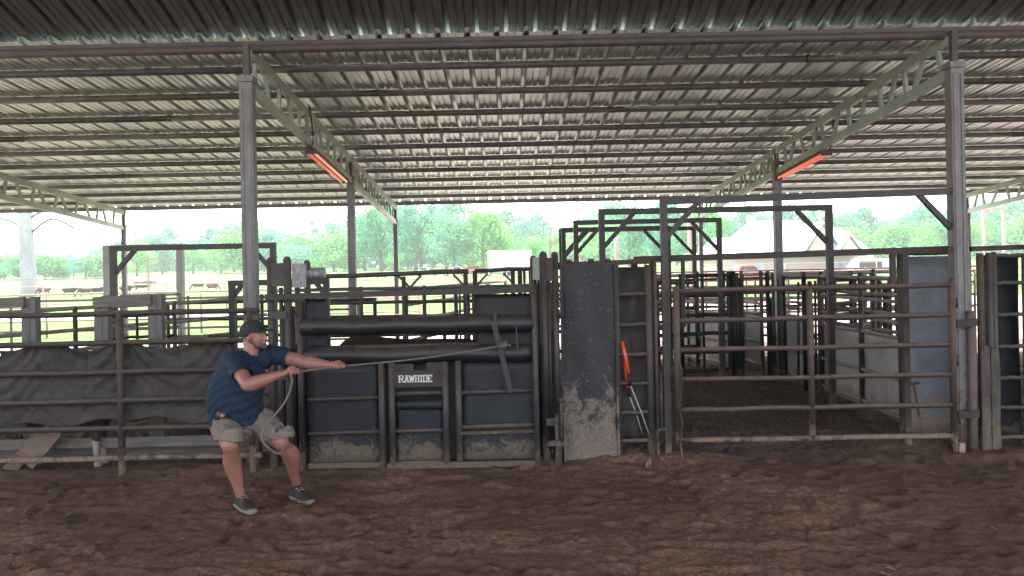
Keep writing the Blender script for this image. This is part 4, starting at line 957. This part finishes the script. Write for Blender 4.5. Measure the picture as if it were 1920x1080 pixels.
fuse('t_shirt', b, 'shirt', Mn, .009, 2, disp=folds, cuts=[(pel+Vector((0, 0, -.022)), (0.05, .1, -1), .45), (mid(sR, eR, .62), armR+Vector((-.25, 0, -.1)), .135), (mid(sL, eL, .58), armL, .13)])
# belt, shorts
b = BM(); loft(b, grow([T3(mid(pel, bel, -.12), .207, .156, .1), T3(mid(pel, bel, .0), .207, .156, .1)], .012), 28, 3, .1); fuse('belt', b, 'leather', Mn, .009, 1)
b = BM(); hc = P(417, 779, 6.50)
ball(b, hc, .034, .020, .030); ball(b, hc+Vector((-.028, .01, .008)), .03, .016, .026); o = fuse('belt_pouch', b, 'leather', Mn, .005, 1)
b = BM(); ball(b, hc+Vector((.004, -.020, .002)), .014, .004, .014); obj('badge', b, 'palerail', o)
b = BM()
loft(b, grow([T3(mid(pel, bel, -.75), .17, .135, .1), T3(mid(pel, bel, -.35), .205, .155, .1), T3(mid(pel, bel, -.04), .205, .153, .1)], .014), 28, 5, .2)
for h, k, t_ in ((hipR, kR, .80), (hipL, kL, .82)):
    limb(b, [T3(h+Vector((0, .0, .02)), .120), T3(mid(h, k, .4), .118), T3(mid(h, k, .78)+Vector((0, 0, .012)), .104), T3(k+Vector((0, .040, .062)), .101), T3(k+Vector((0, .030, -.01)), .098), T3(k+Vector((0, .03, -.07)), .094)], 18, 5, .03)
def folds2(co):
    x, y, z = co[:, 0], co[:, 1], co[:, 2]
    return .0032*np.sin((x*.6+z*1.1)*75+2*np.sin(x*13+y*9))+.0018*np.sin((x*.4+z)*130+y*30)
fuse('shorts', b, 'shorts', Mn, .007, 1, disp=folds2, cuts=[(kR+Vector((0, .0, .028)), (-.10, -.25, -1), .24), (kL+Vector((0, .0, .030)), (.12, -.20, -1), .24)])
# shoes and socks
for a, toe, nm in ((aR, P(471, 953, 6.38), 'R'), (aL, P(579, 925, 6.74), 'L')):
    fl = Vector((toe.x-a.x, toe.y-a.y, 0)).normalized(); g = Vector((a.x, a.y, float(dirt_h(np.array(a.x+fl.x*.1), np.array(a.y+fl.y*.1)))*.95-.022)); heel = g-fl*.06; tp = heel+fl*.30
    gz = .028
    b = BM(); ang = math.atan2(fl.y, fl.x)+PI/2
    loft(b, [(*(heel+Vector((0,0,gz+.030))), .040, .042, ang), (*(heel+fl*.07+Vector((0,0,gz+.040))), .043, .052, ang), (*(heel+fl*.15+Vector((0,0,gz+.036))), .049, .044, ang), (*(heel+fl*.23+Vector((0,0,gz+.024))), .054, .034, ang), (*(tp+Vector((0,0,gz+.016))), .038, .024, ang)], 18, 4)
    limb(b, [T3(g+Vector((0,0,.05)), .042), T3(g+fl*.01+Vector((0,0,.10)), .043)], 14)
    o = fuse('shoe', b, 'shoe', Mn, .006, 2)
    b = BM(); loft(b, [(*(heel+Vector((0,0,gz+.002))), .048, .022, ang), (*(heel+fl*.14+Vector((0,0,gz+.004))), .056, .022, ang), (*(heel+fl*.22+Vector((0,0,gz+.006))), .061, .026, ang), (*(tp+fl*.008+Vector((0,0,gz+.010))), .046, .028, ang)], 16, 4); fuse('sole', b, 'sole', o, .006, 1)
    b = BM(); limb(b, [T3(g+Vector((0,0,.09)), .045), T3(g+fl*.002+Vector((0,0,.112)), .046)], 14, 3, .3); obj('sock', b, 'black', Mn)
    b = BM()
    for q in range(4):
        c = heel+fl*(.10+.028*q)+Vector((0,0,gz+.092-.010*q)); sd_ = Vector((-fl.y, fl.x, 0)); bar(b, c-sd_*.028, c+sd_*.028, .009, .006)
    obj('lace', b, 'whitesheet', o)
# rope
b = BM()
dn = [rh-rd*.03, P(548, 712, 6.20), P(543, 735, 6.22), P(530, 760, 6.2), P(512, 782, 6.2), P(497, 800, 6.2), P(490, 816, 6.2), P(494, 830, 6.2), P(506, 842, 6.22), P(520, 850, 6.24), P(529, 848, 6.27), P(530, 840, 6.3)]
path = [tie+rd*.0]+[tie.lerp(lh, i/12)+Vector((0, 0, -.022*math.sin(PI*i/12))) for i in range(1, 12)]+[lh, lh.lerp(rh, .5), rh]+dn
tubepath(b, [Vector(q[:3]) for q in spline([tuple(p) for p in path], 3)], .0082, 10)
rp = obj('rope', b, 'rope', loc=tuple(lh)); tag(rp, 'pale rope stretched from the gate lever through both hands and looping down by his knee', 'rope')
b = BM()
for dx in (-.010, .012, .034): tubepath(b, [tie+Vector((dx+.028*math.cos(a)*.3, .05*math.sin(a)+.025, .032*math.cos(a))) for a in np.linspace(0, 2*PI, 13)], .009, 8)
tubepath(b, [tie+Vector((0, -.02, 0)), tie+Vector((.045, -.03, .004)), tie+Vector((.085, -.02, .002))], .010, 8)
obj('knot', b, 'rope', rp)

# ------------------------------------------------------------------ cattle
def quadruped(name, label, mat, loc, rz, sc=1.0, pose='stand', legmat=None, vox=.03, group=None, horns=False):
    b = BM(); zb = .95
    loft(b, [(-.78, 0, .98, .10, .12, PI/2), (-.66, 0, .98, .22, .24, PI/2), (-.35, 0, .92, .27, .31, PI/2), (.05, 0, .90, .29, .33, PI/2), (.45, 0, .95, .25, .32, PI/2), (.66, 0, 1.02, .18, .25, PI/2)], 20, 4)
    ball(b, (.50, 0, 1.18), .20, .11, .12)
    for sx, sy, f in ((.48, .15, 1), (.52, -.15, 1), (-.58, .16, 0), (-.50, -.16, 0)):
        if f: limb(b, [(sx, sy, .90, .12), (sx+.02, sy, .62, .085), (sx+.0, sy, .42, .052), (sx+.01, sy, .20, .036), (sx+.03, sy, .06, .048)], 10, 3)
        else: limb(b, [(sx-.02, sy*.9, .92, .17), (sx+.08, sy, .64, .10), (sx-.08, sy, .44, .055), (sx-.05, sy, .22, .038), (sx-.02, sy, .06, .048)], 10, 3)
    if pose == 'graze': nk = [(.58, 0, 1.02, .16), (.86, 0, .80, .12), (1.06, 0, .48, .095)]; h0, h1 = (1.08, 0, .42), (1.20, 0, .14)
    else: nk = [(.58, 0, 1.02, .18), (.84, 0, 1.06, .14), (.98, 0, 1.08, .12)]; h0, h1 = (1.00, 0, 1.10), (1.30, 0, .88)
    limb(b, [(p[0], p[1], p[2], p[3]*.75, p[3]) if False else (p[0], p[1], p[2], p[3]) for p in nk], 12, 3)
    limb(b, [(*h0, .12, .12), (*mid(h0, h1, .45), .10), (*h1, .068)], 12, 3)
    for s in (-1, 1): ball(b, (h0[0]-.03, s*.17, h0[2]+.06), .03, .09, .04)
    limb(b, [(-.84, 0, 1.08, .03), (-.90, 0, .8, .018), (-.88, 0, .5, .016), (-.88, 0, .38, .035)], 8, 3)
    o = fuse(name, b, mat, None, vox, 2)
    o['_w'] = (0., 0., 0.)
    if legmat:
        for sx, sy, f in ((.48, .15, 1), (.52, -.15, 1), (-.58, .16, 0), (-.50, -.16, 0)):
            q = BM(); q0 = sx if f else sx-.07; limb(q, [(q0, sy, .46, .060), (q0+.01, sy, .22, .043), (q0+.03, sy, .06, .056), (q0+.04, sy, .01, .058)], 10, 3); obj('white_sock', q, legmat, o)
    o.location = loc; o.rotation_euler = (0, 0, rz); o.scale = (sc, sc, sc); tag(o, label, 'cow' if sc > .7 else 'calf', group); return o
quadruped('calf', 'white-legged dark calf standing hidden behind the black belting at left', 'dark_cow', (-4.55, 8.22, -.03), 0, .62, 'stand', 'white_leg', .02)
quadruped('steer', 'dark brown steer standing inside the roping chute, its hairy back showing through', 'dark_cow', (-1.02, 8.38, 0), PI, .985, 'graze', None, .02)
pc = [('graze', 'red_cow'), ('stand', 'brown_cow'), ('graze', 'brown_cow'), ('stand', 'dark_cow')]
protos = {}
herd = [(83, 556, 0, 1, 'small reddish cow grazing right of the bare pale trunk'), (130, 557, 3, 0, 'dark cow seen end on, second in the row from the bare trunk'),
        (160, 558, 2, 2, 'brown cow grazing left of the timber gateway'), (236, 553, 1, 1, 'brown cow standing between the dark frame post and the shed back post'),
        (268, 551, 3, 0, 'tallest dark cow right of the shed back post'), (372, 545, 2, 2, 'small brown cow at far right of the herd, near the thin red post'),
        (398, 548, 0, 1, 'reddish cow grazing at the right end of the herd'), (183, 556, 3, 3, 'dark cow lying behind the pale timber gateway post'),
        (560, 524, 3, 1, 'tiny dark cow far off in the field behind the left tower'), (716, 527, 1, 1, 'tiny brown cow far off between the two back shed posts')]
for px, py, kind, rot, lb in herd:
    u, v = (px-950)/F, -(py-500)/F; Y = 2.43/(.016-(-u*math.sin(ROLL)+v)); X = P(px, py, Y).x
    if kind not in protos:
        ps, mt = pc[kind]; c = quadruped('cow', lb, mt, (0, 0, 0), 0, .9, ps, None, .05); protos[kind] = c; c['_used'] = 0
    else:
        c = copy_tree(protos[kind])
    c.location = (X, Y, rise(Y)-.02); c.rotation_euler = (0, 0, (0, PI*.5, PI, .1)[rot]+.2 if rot != 1 else PI*.03+PI*(px % 2)); tag(c, lb, 'cow', 'cattle grazing in the pasture')
    s_c = (.56 if Y < 75 else .7) if px != 268 else .8
    c.scale = (s_c,)*3

# ------------------------------------------------------------------ vehicles, trailer, house
def vehicle(label, px, py, Y, mat, L=5.2, kind='pickup', name='pickup_truck', cat='truck', flip=1):
    X = P(px, py, Y).x; T = thing(name, label, cat, (X, Y, 0), 'vehicles parked beyond the field')
    prof = {'pickup': [(-2.6,.55),(-2.6,1.05),(-.5,1.08),(-.45,1.12),(-.1,1.78),(1.0,1.80),(1.55,1.15),(2.5,1.0),(2.62,.55)],
            'car': [(-2.2,.4),(-2.25,.95),(-1.6,1.0),(-1.0,1.42),(.3,1.45),(1.0,1.0),(2.1,.85),(2.2,.4)],
            'van': [(-2.6,.5),(-2.6,2.1),(1.4,2.15),(1.9,1.4),(2.6,1.15),(2.65,.5)]}[kind]
    b = BM(); s = L/5.2; A = [b.verts.new((X+flip*x*s, Y-.88, z*s)) for x, z in prof]; B = [b.verts.new((X+flip*x*s, Y+.88, z*s)) for x, z in prof]
    b.faces.new(A); b.faces.new(list(reversed(B)))
    for i in range(len(A)): b.faces.new((A[i], A[(i+1) % len(A)], B[(i+1) % len(A)], B[i]))
    bmesh.ops.bevel(b, geom=list(b.edges), offset=.05, segments=2, affect='EDGES'); obj('body', b, mat, T)
    w0, w1, z0, z1 = {'pickup': (-.1, 1.2, 1.2, 1.68), 'car': (-1.1, .4, 1.0, 1.34), 'van': (-.2, 1.5, 1.35, 1.95)}[kind]
    b = BM(); a_, c_ = sorted((X+flip*w0*s, X+flip*w1*s)); box(b, a_, c_, Y-.90, Y-.84, z0*s, z1*s); obj('window', b, 'glass', T)
    for wx in (-1.6, 1.65):
        for sy in (-.8, .8):
            b = BM(); pipe(b, (X+flip*wx*s, Y+sy-.1, .36*s), (X+flip*wx*s, Y+sy+.1, .36*s), .36*s, 16); o = obj('wheel', b, 'tyre', T)
            b = BM(); pipe(b, (X+flip*wx*s, Y+sy-.11, .36*s), (X+flip*wx*s, Y+sy-.102, .36*s), .2*s, 12); obj('rim', b, 'white', o)
    T.location.z = rise(Y)-.02 if px < 1000 else (-.05 if mat == 'redcar' else -.45)
    if px < 880: T.scale = (.62,)*3; T.location.x = X*.0+T.location.x
    return T
vehicle('white pickup truck parked left of the long white trailer', 852, 500, 92, 'white')
vehicle('dull red car nose to the white trailer', 893, 500, 90, 'redcar', 4.4, 'car', 'parked_car', 'car')
vehicle('second white pickup behind the left of the trees base', 800, 505, 96, 'white', 5, 'pickup', flip=-1)
vehicle('white van seen between the portal posts, left of the red pole', 1102, 495, 78, 'white', 6.2, 'van', 'parked_van', 'van')
vehicle('white pickup seen between the third and second portal posts', 1168, 493, 80, 'white', 5.2, 'pickup')
vehicle('bright red pickup parked in front of the house', 1385, 495, 62, 'redcar', 5.0, 'pickup')
vehicle('small red car in front of the house right of the middle shed post', 1486, 492, 76, 'redcar', 4.2, 'car', 'parked_car', 'car')
vehicle('blue car parked left of the house', 1232, 492, 72, 'bluecar', 4.6, 'car', 'parked_car', 'car')
vehicle('white van at the right end of the house drive', 1640, 488, 70, 'white', 6, 'van', 'parked_van', 'van', -1)
x0, x1 = P(915, 490, 85).x, P(996, 490, 85).x
T = thing('stock_trailer', 'long white box trailer parked in front of the bright green tree', 'trailer', ((x0+x1)/2, 85, 0))
b = BM(); box(b, x0, x1, 83.8, 86.2, .75, 3.05); obj('body', b, 'white', T)
b = BM(); box(b, x0, x1, 83.7, 83.79, 2.45, 2.52); obj('trim', b, 'roofgrey', T)
for t in (.42, .52):
    for y in (83.9, 86.0):
        b = BM(); q = x0+(x1-x0)*t; pipe(b, (q, y-.12, .42), (q, y+.12, .42), .42, 16); obj('wheel', b, 'tyre', T)
b = BM(); bar(b, (x0-.9, 85, .6), (x0, 85, .7), .12, .12); obj('hitch', b, 'dark', T); T.location.z = rise(85)-.25
# house
HYY = 78.0
def hx(px): return P(px, 490, HYY).x
T = thing('brick_house', 'pink brick house with a wide pale grey hip and gable roof behind the alleys', 'house', (hx(1465), HYY, 0))
def roofprism(b, x0, x1, y0, y1, ze, zr, hip0, hip1):
    ym = (y0+y1)/2; th = .18
    for k in (0, -th):
        pass
    v = [b.verts.new(c) for c in ((x0,y0,ze),(x1,y0,ze),(x1,y1,ze),(x0,y1,ze),(x0+hip0,ym,zr),(x1-hip1,ym,zr))]
    for q in ((0,1,5,4),(2,3,4,5),(1,2,5),(3,0,4),(3,2,1,0)): b.faces.new([v[i] for i in q])
a, c = hx(1322), hx(1612)
b = BM(); box(b, a+.5, c-.5, HYY-4, HYY+5, 0, 2.45); w0_ = obj('wall', b, 'brick', T)
b = BM(); roofprism(b, hx(1350), hx(1510), HYY-5, HYY+6, 2.40, 5.95, 3.2, .3); r0 = obj('roof', b, 'roofgrey', T)
b = BM(); roofprism(b, hx(1480), hx(1616), HYY-3.2, HYY+5.4, 2.38, 5.2, .2, 1.6); obj('roof', b, 'roofgrey', T)
b = BM(); roofprism(b, hx(1315), hx(1380), HYY-3.6, HYY+4.6, 2.36, 4.4, 1.4, .2); obj('roof', b, 'roofgrey', T)
def gable(px0, px1, zr, y0, y1):
    g0, g1 = hx(px0), hx(px1); gm = (g0+g1)/2
    b = BM(); v = [b.verts.new(q) for q in ((g0,y0,2.42),(g1,y0,2.42),(gm,y0,zr),(g0,y1,2.42),(g1,y1,2.42),(gm,y1,zr))]
    for q in ((0,3,5,2),(1,2,5,4)): b.faces.new([v[i] for i in q])
    o = obj('roof', b, 'roofgrey', T); md = o.modifiers.new('t', 'SOLIDIFY'); md.thickness = .2
    b = BM(); v = [b.verts.new(q) for q in ((g0+.5,y0+.25,2.4),(g1-.5,y0+.25,2.4),(gm,y0+.25,zr-.35),(g0+.5,y0+.5,2.4),(g1-.5,y0+.5,2.4),(gm,y0+.5,zr-.35))]
    for q in ((0,1,2),(5,4,3),(0,3,4,1),(0,2,5,3),(1,4,5,2)): b.faces.new([v[i] for i in q])
    obj('gable_wall', b, 'brick', T)
gable(1462, 1545, 5.5, HYY-5.6, HYY+1); gable(1512, 1572, 4.3, HYY-6.6, HYY-1)
b = BM(); q = hx(1414); box(b, q-.35, q+.35, HYY+.4, HYY+1.1, 4.6, 6.5); obj('chimney', b, 'brick', r0)
for px in (1360, 1400, 1440, 1530, 1556, 1590):
    q = hx(px); b = BM(); box(b, q-.5, q+.5, HYY-4.06, HYY-3.98, .9, 1.8); obj('window', b, 'roofgrey', T)

# ------------------------------------------------------------------ trees
def crown(seed, W_, Hh, base, nleaf, leaf, clumps=26, tall=1.0):
    rnd = random.Random(seed); b = BM(); C_ = []
    for i in range(clumps):
        a = rnd.uniform(0, 2*PI); t = rnd.random(); z = base+(Hh-base)*(.06+.9*t); R = W_/2*math.sin(PI*min(1, .16+.80*t))**.7*rnd.uniform(.35, .95)
        C_.append((Vector((R*math.cos(a), R*math.sin(a), z)), W_*rnd.uniform(.13, .25)))
    for i in range(nleaf):
        c, r = C_[rnd.randrange(len(C_))]; d = Vector((rnd.gauss(0, 1), rnd.gauss(0, 1), rnd.gauss(0, .8))).normalized()
        p = c+d*r*(rnd.random()**.45)*rnd.choice((1, 1, 1, 1.15)); n_ = (d+Vector((rnd.uniform(-.6, .6), rnd.uniform(-.6, .6), rnd.uniform(-.2, .8)))).normalized()
        e, f = frame_of(n_); an = rnd.uniform(0, PI); s = leaf*rnd.uniform(.6, 1.3); e2 = e*math.cos(an)+f*math.sin(an); f2 = n_.cross(e2)
        v = [b.verts.new(p+e2*s*x+f2*s*y) for x, y in ((-.5,-.1), (0,-.38), (.5,.06), (.05,.36))]; b.faces.new(v)
    return b, C_
def tree(kind, label, X, Y, W_, Hh, seed, leafm, group=None, sc=1, nleaf=3200, leaf=.42, base=.18, name='tree'):
    b, C_ = crown(seed, W_, Hh, Hh*base, nleaf, leaf)
    T = thing(name, label, 'tree', (0, 0, 0), group)
    obj('crown', b, leafm, T)
    b = BM(); tubepath(b, [(0,0,-.2), (.06,0,Hh*.25), (-.05,.1,Hh*.55), (.1,0,Hh*.85)], [Hh*.030, Hh*.024, Hh*.016, .04], 8)
    for c, r in C_[:9]:
        z0 = min(c.z*.6, Hh*.6); tubepath(b, [(0,0,z0), mid((0,0,z0), c, .5)+Vector((0,0,.15)), c], [Hh*.012, Hh*.008, .02], 6)
    obj('trunk', b, 'bark', T); T.location = (X, Y, 0); return T
TP = {}
specs = [('A', 'rounded deep green', 9, 9, 'leafA'), ('B', 'bright yellow-green', 8, 8.5, 'leafB'), ('C', 'pale grey-green', 9, 10, 'leafC'), ('A2', 'tall uneven deep green', 8, 11, 'leafA'), ('B2', 'low bushy bright green', 8, 5.5, 'leafB')]
for i, (k, nm, W_, Hh, lm) in enumerate(specs):
    T = tree(k, '', 0, 0, W_, Hh, 11+i, lm); TP[k] = [T, nm, Hh, False]
def put(k, px, Y, h, label=None, group='trees of the far treeline', wide=1.0):
    src = TP[k]; T = src[0] if not src[3] else copy_tree(src[0]); src[3] = True
    h = max(1.5, (h-rise(Y))*(1.14 if px < 620 or px > 1500 else 1.05)); s = h/src[2]; T.location = (P(px, 500, Y).x, Y, rise(Y)-.1); T.rotation_euler = (0, 0, random.uniform(0, 6)); T.scale = (s*wide, s*wide, s)
    tag(T, label or '%s tree standing in the far treeline' % src[1], 'tree', group)
def hz(py, px, Y):  # height of a crown top seen at py
    return max(2.0, P(px, py, Y).z)
prof = [(-60, 478), (0, 476), (60, 468), (110, 480), (170, 478), (215, 460), (250, 440), (300, 436), (345, 447), (400, 436), (450, 424), (500, 424), (540, 432), (580, 436), (612, 410), (650, 405), (700, 392), (760, 378),
        (820, 378), (870, 384), (920, 402), (960, 400), (1000, 408), (1060, 428), (1110, 400), (1180, 388), (1240, 392), (1290, 396), (1340, 390), (1400, 392), (1460, 398), (1520, 392), (1560, 402), (1610, 404), (1660, 410), (1700, 406), (1750, 398), (1800, 392),
        (1850, 382), (1900, 372), (1950, 372)]
def top_at(px):
    for (a, ya), (c, yc) in zip(prof, prof[1:]):
        if a <= px <= c: return ya+(yc-ya)*(px-a)/(c-a)
    return prof[-1][1]
px = -40
while px < 1960:
    Y = random.uniform(150, 175); k = random.choice(('A', 'A2', 'C', 'A')); put(k, px, Y, hz(top_at(px)+random.uniform(-4, 6), px, Y)*1.0, wide=1.25 if px < 230 else 1.0)
    px += random.uniform(34, 50)
px = -20
while px < 1960:
    Y = random.uniform(128, 145); t = top_at(px); k = random.choice(('A', 'B2', 'B', 'C')); put(k, px, Y, hz(t+(500-t)*random.uniform(.25, .5), px, Y)*1.02, wide=1.3); px += random.uniform(40, 62)
for px in list(range(-30, 230, 38)): put(random.choice(('B2', 'A')), px, random.uniform(112, 124), hz(486, px, 118), wide=1.7, label='low bright bush along the field edge at left')
put('B', 905, 104, hz(404, 905, 104), 'bright yellow-green tree standing behind the left end of the white trailer', None, 1.15)
put('C', 852, 104, hz(398, 852, 104), 'pale grey-green tree just left of the bright yellow-green one', None, .95)
put('A2', 790, 112, hz(378, 790, 112), 'tall dense green tree right of the back shed post', None, 1.0)
put('A2', 715, 108, hz(380, 715, 108), 'tall dark green tree between the middle and back shed posts', None, 1.05)
put('B', 1006, 100, hz(456, 1006, 100), 'small bright green tree at the right end of the white trailer', None, 1.1)
put('C', 1180, 95, hz(372, 1180, 95), 'tall thin-leaved tree seen through the portal frames', None, .8)
put('A', 1255, 105, hz(385, 1255, 105), 'green tree left of the house roof seen through the portal frames', None, 1.0)
put('B', 1330, 100, hz(392, 1330, 100), 'bright green tree over the left corner of the house', None, .9)
put('C', 555, 120, hz(462, 555, 120), 'pale blossoming bushy tree behind the left gate tower', None, 1.4)
put('B', 740, 125, hz(470, 740, 120), 'small light green tree at the foot of the dark tree', None, 1.0)
# dense belt that closes the gaps low down
b = BM(); rnd = random.Random(5)
for i in range(16000):
    X = rnd.uniform(-150, 150); Y = rnd.uniform(176, 186); t = top_at(X*F/180+950); Hh = max(3, (500-t)/F*180*.62+1.5)
    p = Vector((X, Y, rise(Y)+rnd.random()**.8*Hh*(.8+.25*math.sin(X*.35)))); e = Vector((rnd.uniform(-1,1), rnd.uniform(-.4,.4), rnd.uniform(-1,1))).normalized()*1.2; f = e.cross(Vector((0, 1, .2))).normalized()*1.0
    b.faces.new([b.verts.new(p+e*x+f*y) for x, y in ((-.5,-.1), (0,-.5), (.5,.1), (0,.5))])
tag(obj('woodland', b, 'leafA', loc=(0, 181, 0)), 'distant band of dark green woods behind the field trees', 'woods', None, 'stuff')
# bare pale tree at left
Yb = 60; T = thing('bare_tree', 'thick pale bare trunk with two thin dead limbs at the left of the field', 'tree', (P(52, 500, Yb).x, Yb, 0)); X = P(52, 500, Yb).x
b = BM(); tubepath(b, [(X+.1, Yb, -.2), (X+.08, Yb, 1), (X, Yb, 3.2), (X-.1, Yb, 5.5), (X-.15, Yb, 7.5), (X-.1, Yb, 9.5), (X+.1, Yb, 12)], [.80, .58, .52, .50, .52, .4, .2], 14); obj('trunk', b, 'palebark', T)
for pts in ([(X+.3, 5.2), (X+1.3, 6.0), (X+2.2, 6.2), (X+3.4, 5.6), (X+3.6, 5.5)], [(X-.2, 5.6), (X-1.2, 6.1), (X-2.2, 6.4)], [(X+.2, 6.3), (X+1.4, 6.9), (X+2.2, 6.7)]):
    b = BM(); tubepath(b, [Vector(q[:3]) for q in spline([(x, Yb, z) for x, z in pts], 4)], .085, 6); obj('limb', b, 'bark', T)

# ------------------------------------------------------------------ humid air over the fields
hm = bpy.data.materials.new('humid_air'); hm.use_nodes = True; n = hm.node_tree.nodes; n.remove(n['Principled BSDF'])
pv = n.new('ShaderNodeVolumePrincipled'); pv.inputs['Color'].default_value = (.86, .98, .97, 1); pv.inputs['Density'].default_value = .0007; pv.inputs['Anisotropy'].default_value = .2
hm.node_tree.links.new(pv.outputs[0], n['Material Output'].inputs['Volume'])
b = BM(); box(b, -950, 950, -350, 1000, -1.2, 17); me = bpy.data.meshes.new('haze'); b.to_mesh(me); b.free(); me.materials.append(hm)
o = bpy.data.objects.new('haze', me); COL.objects.link(o); tag(o, 'pale humid haze hanging over the pens and pasture', 'haze', None, 'stuff')
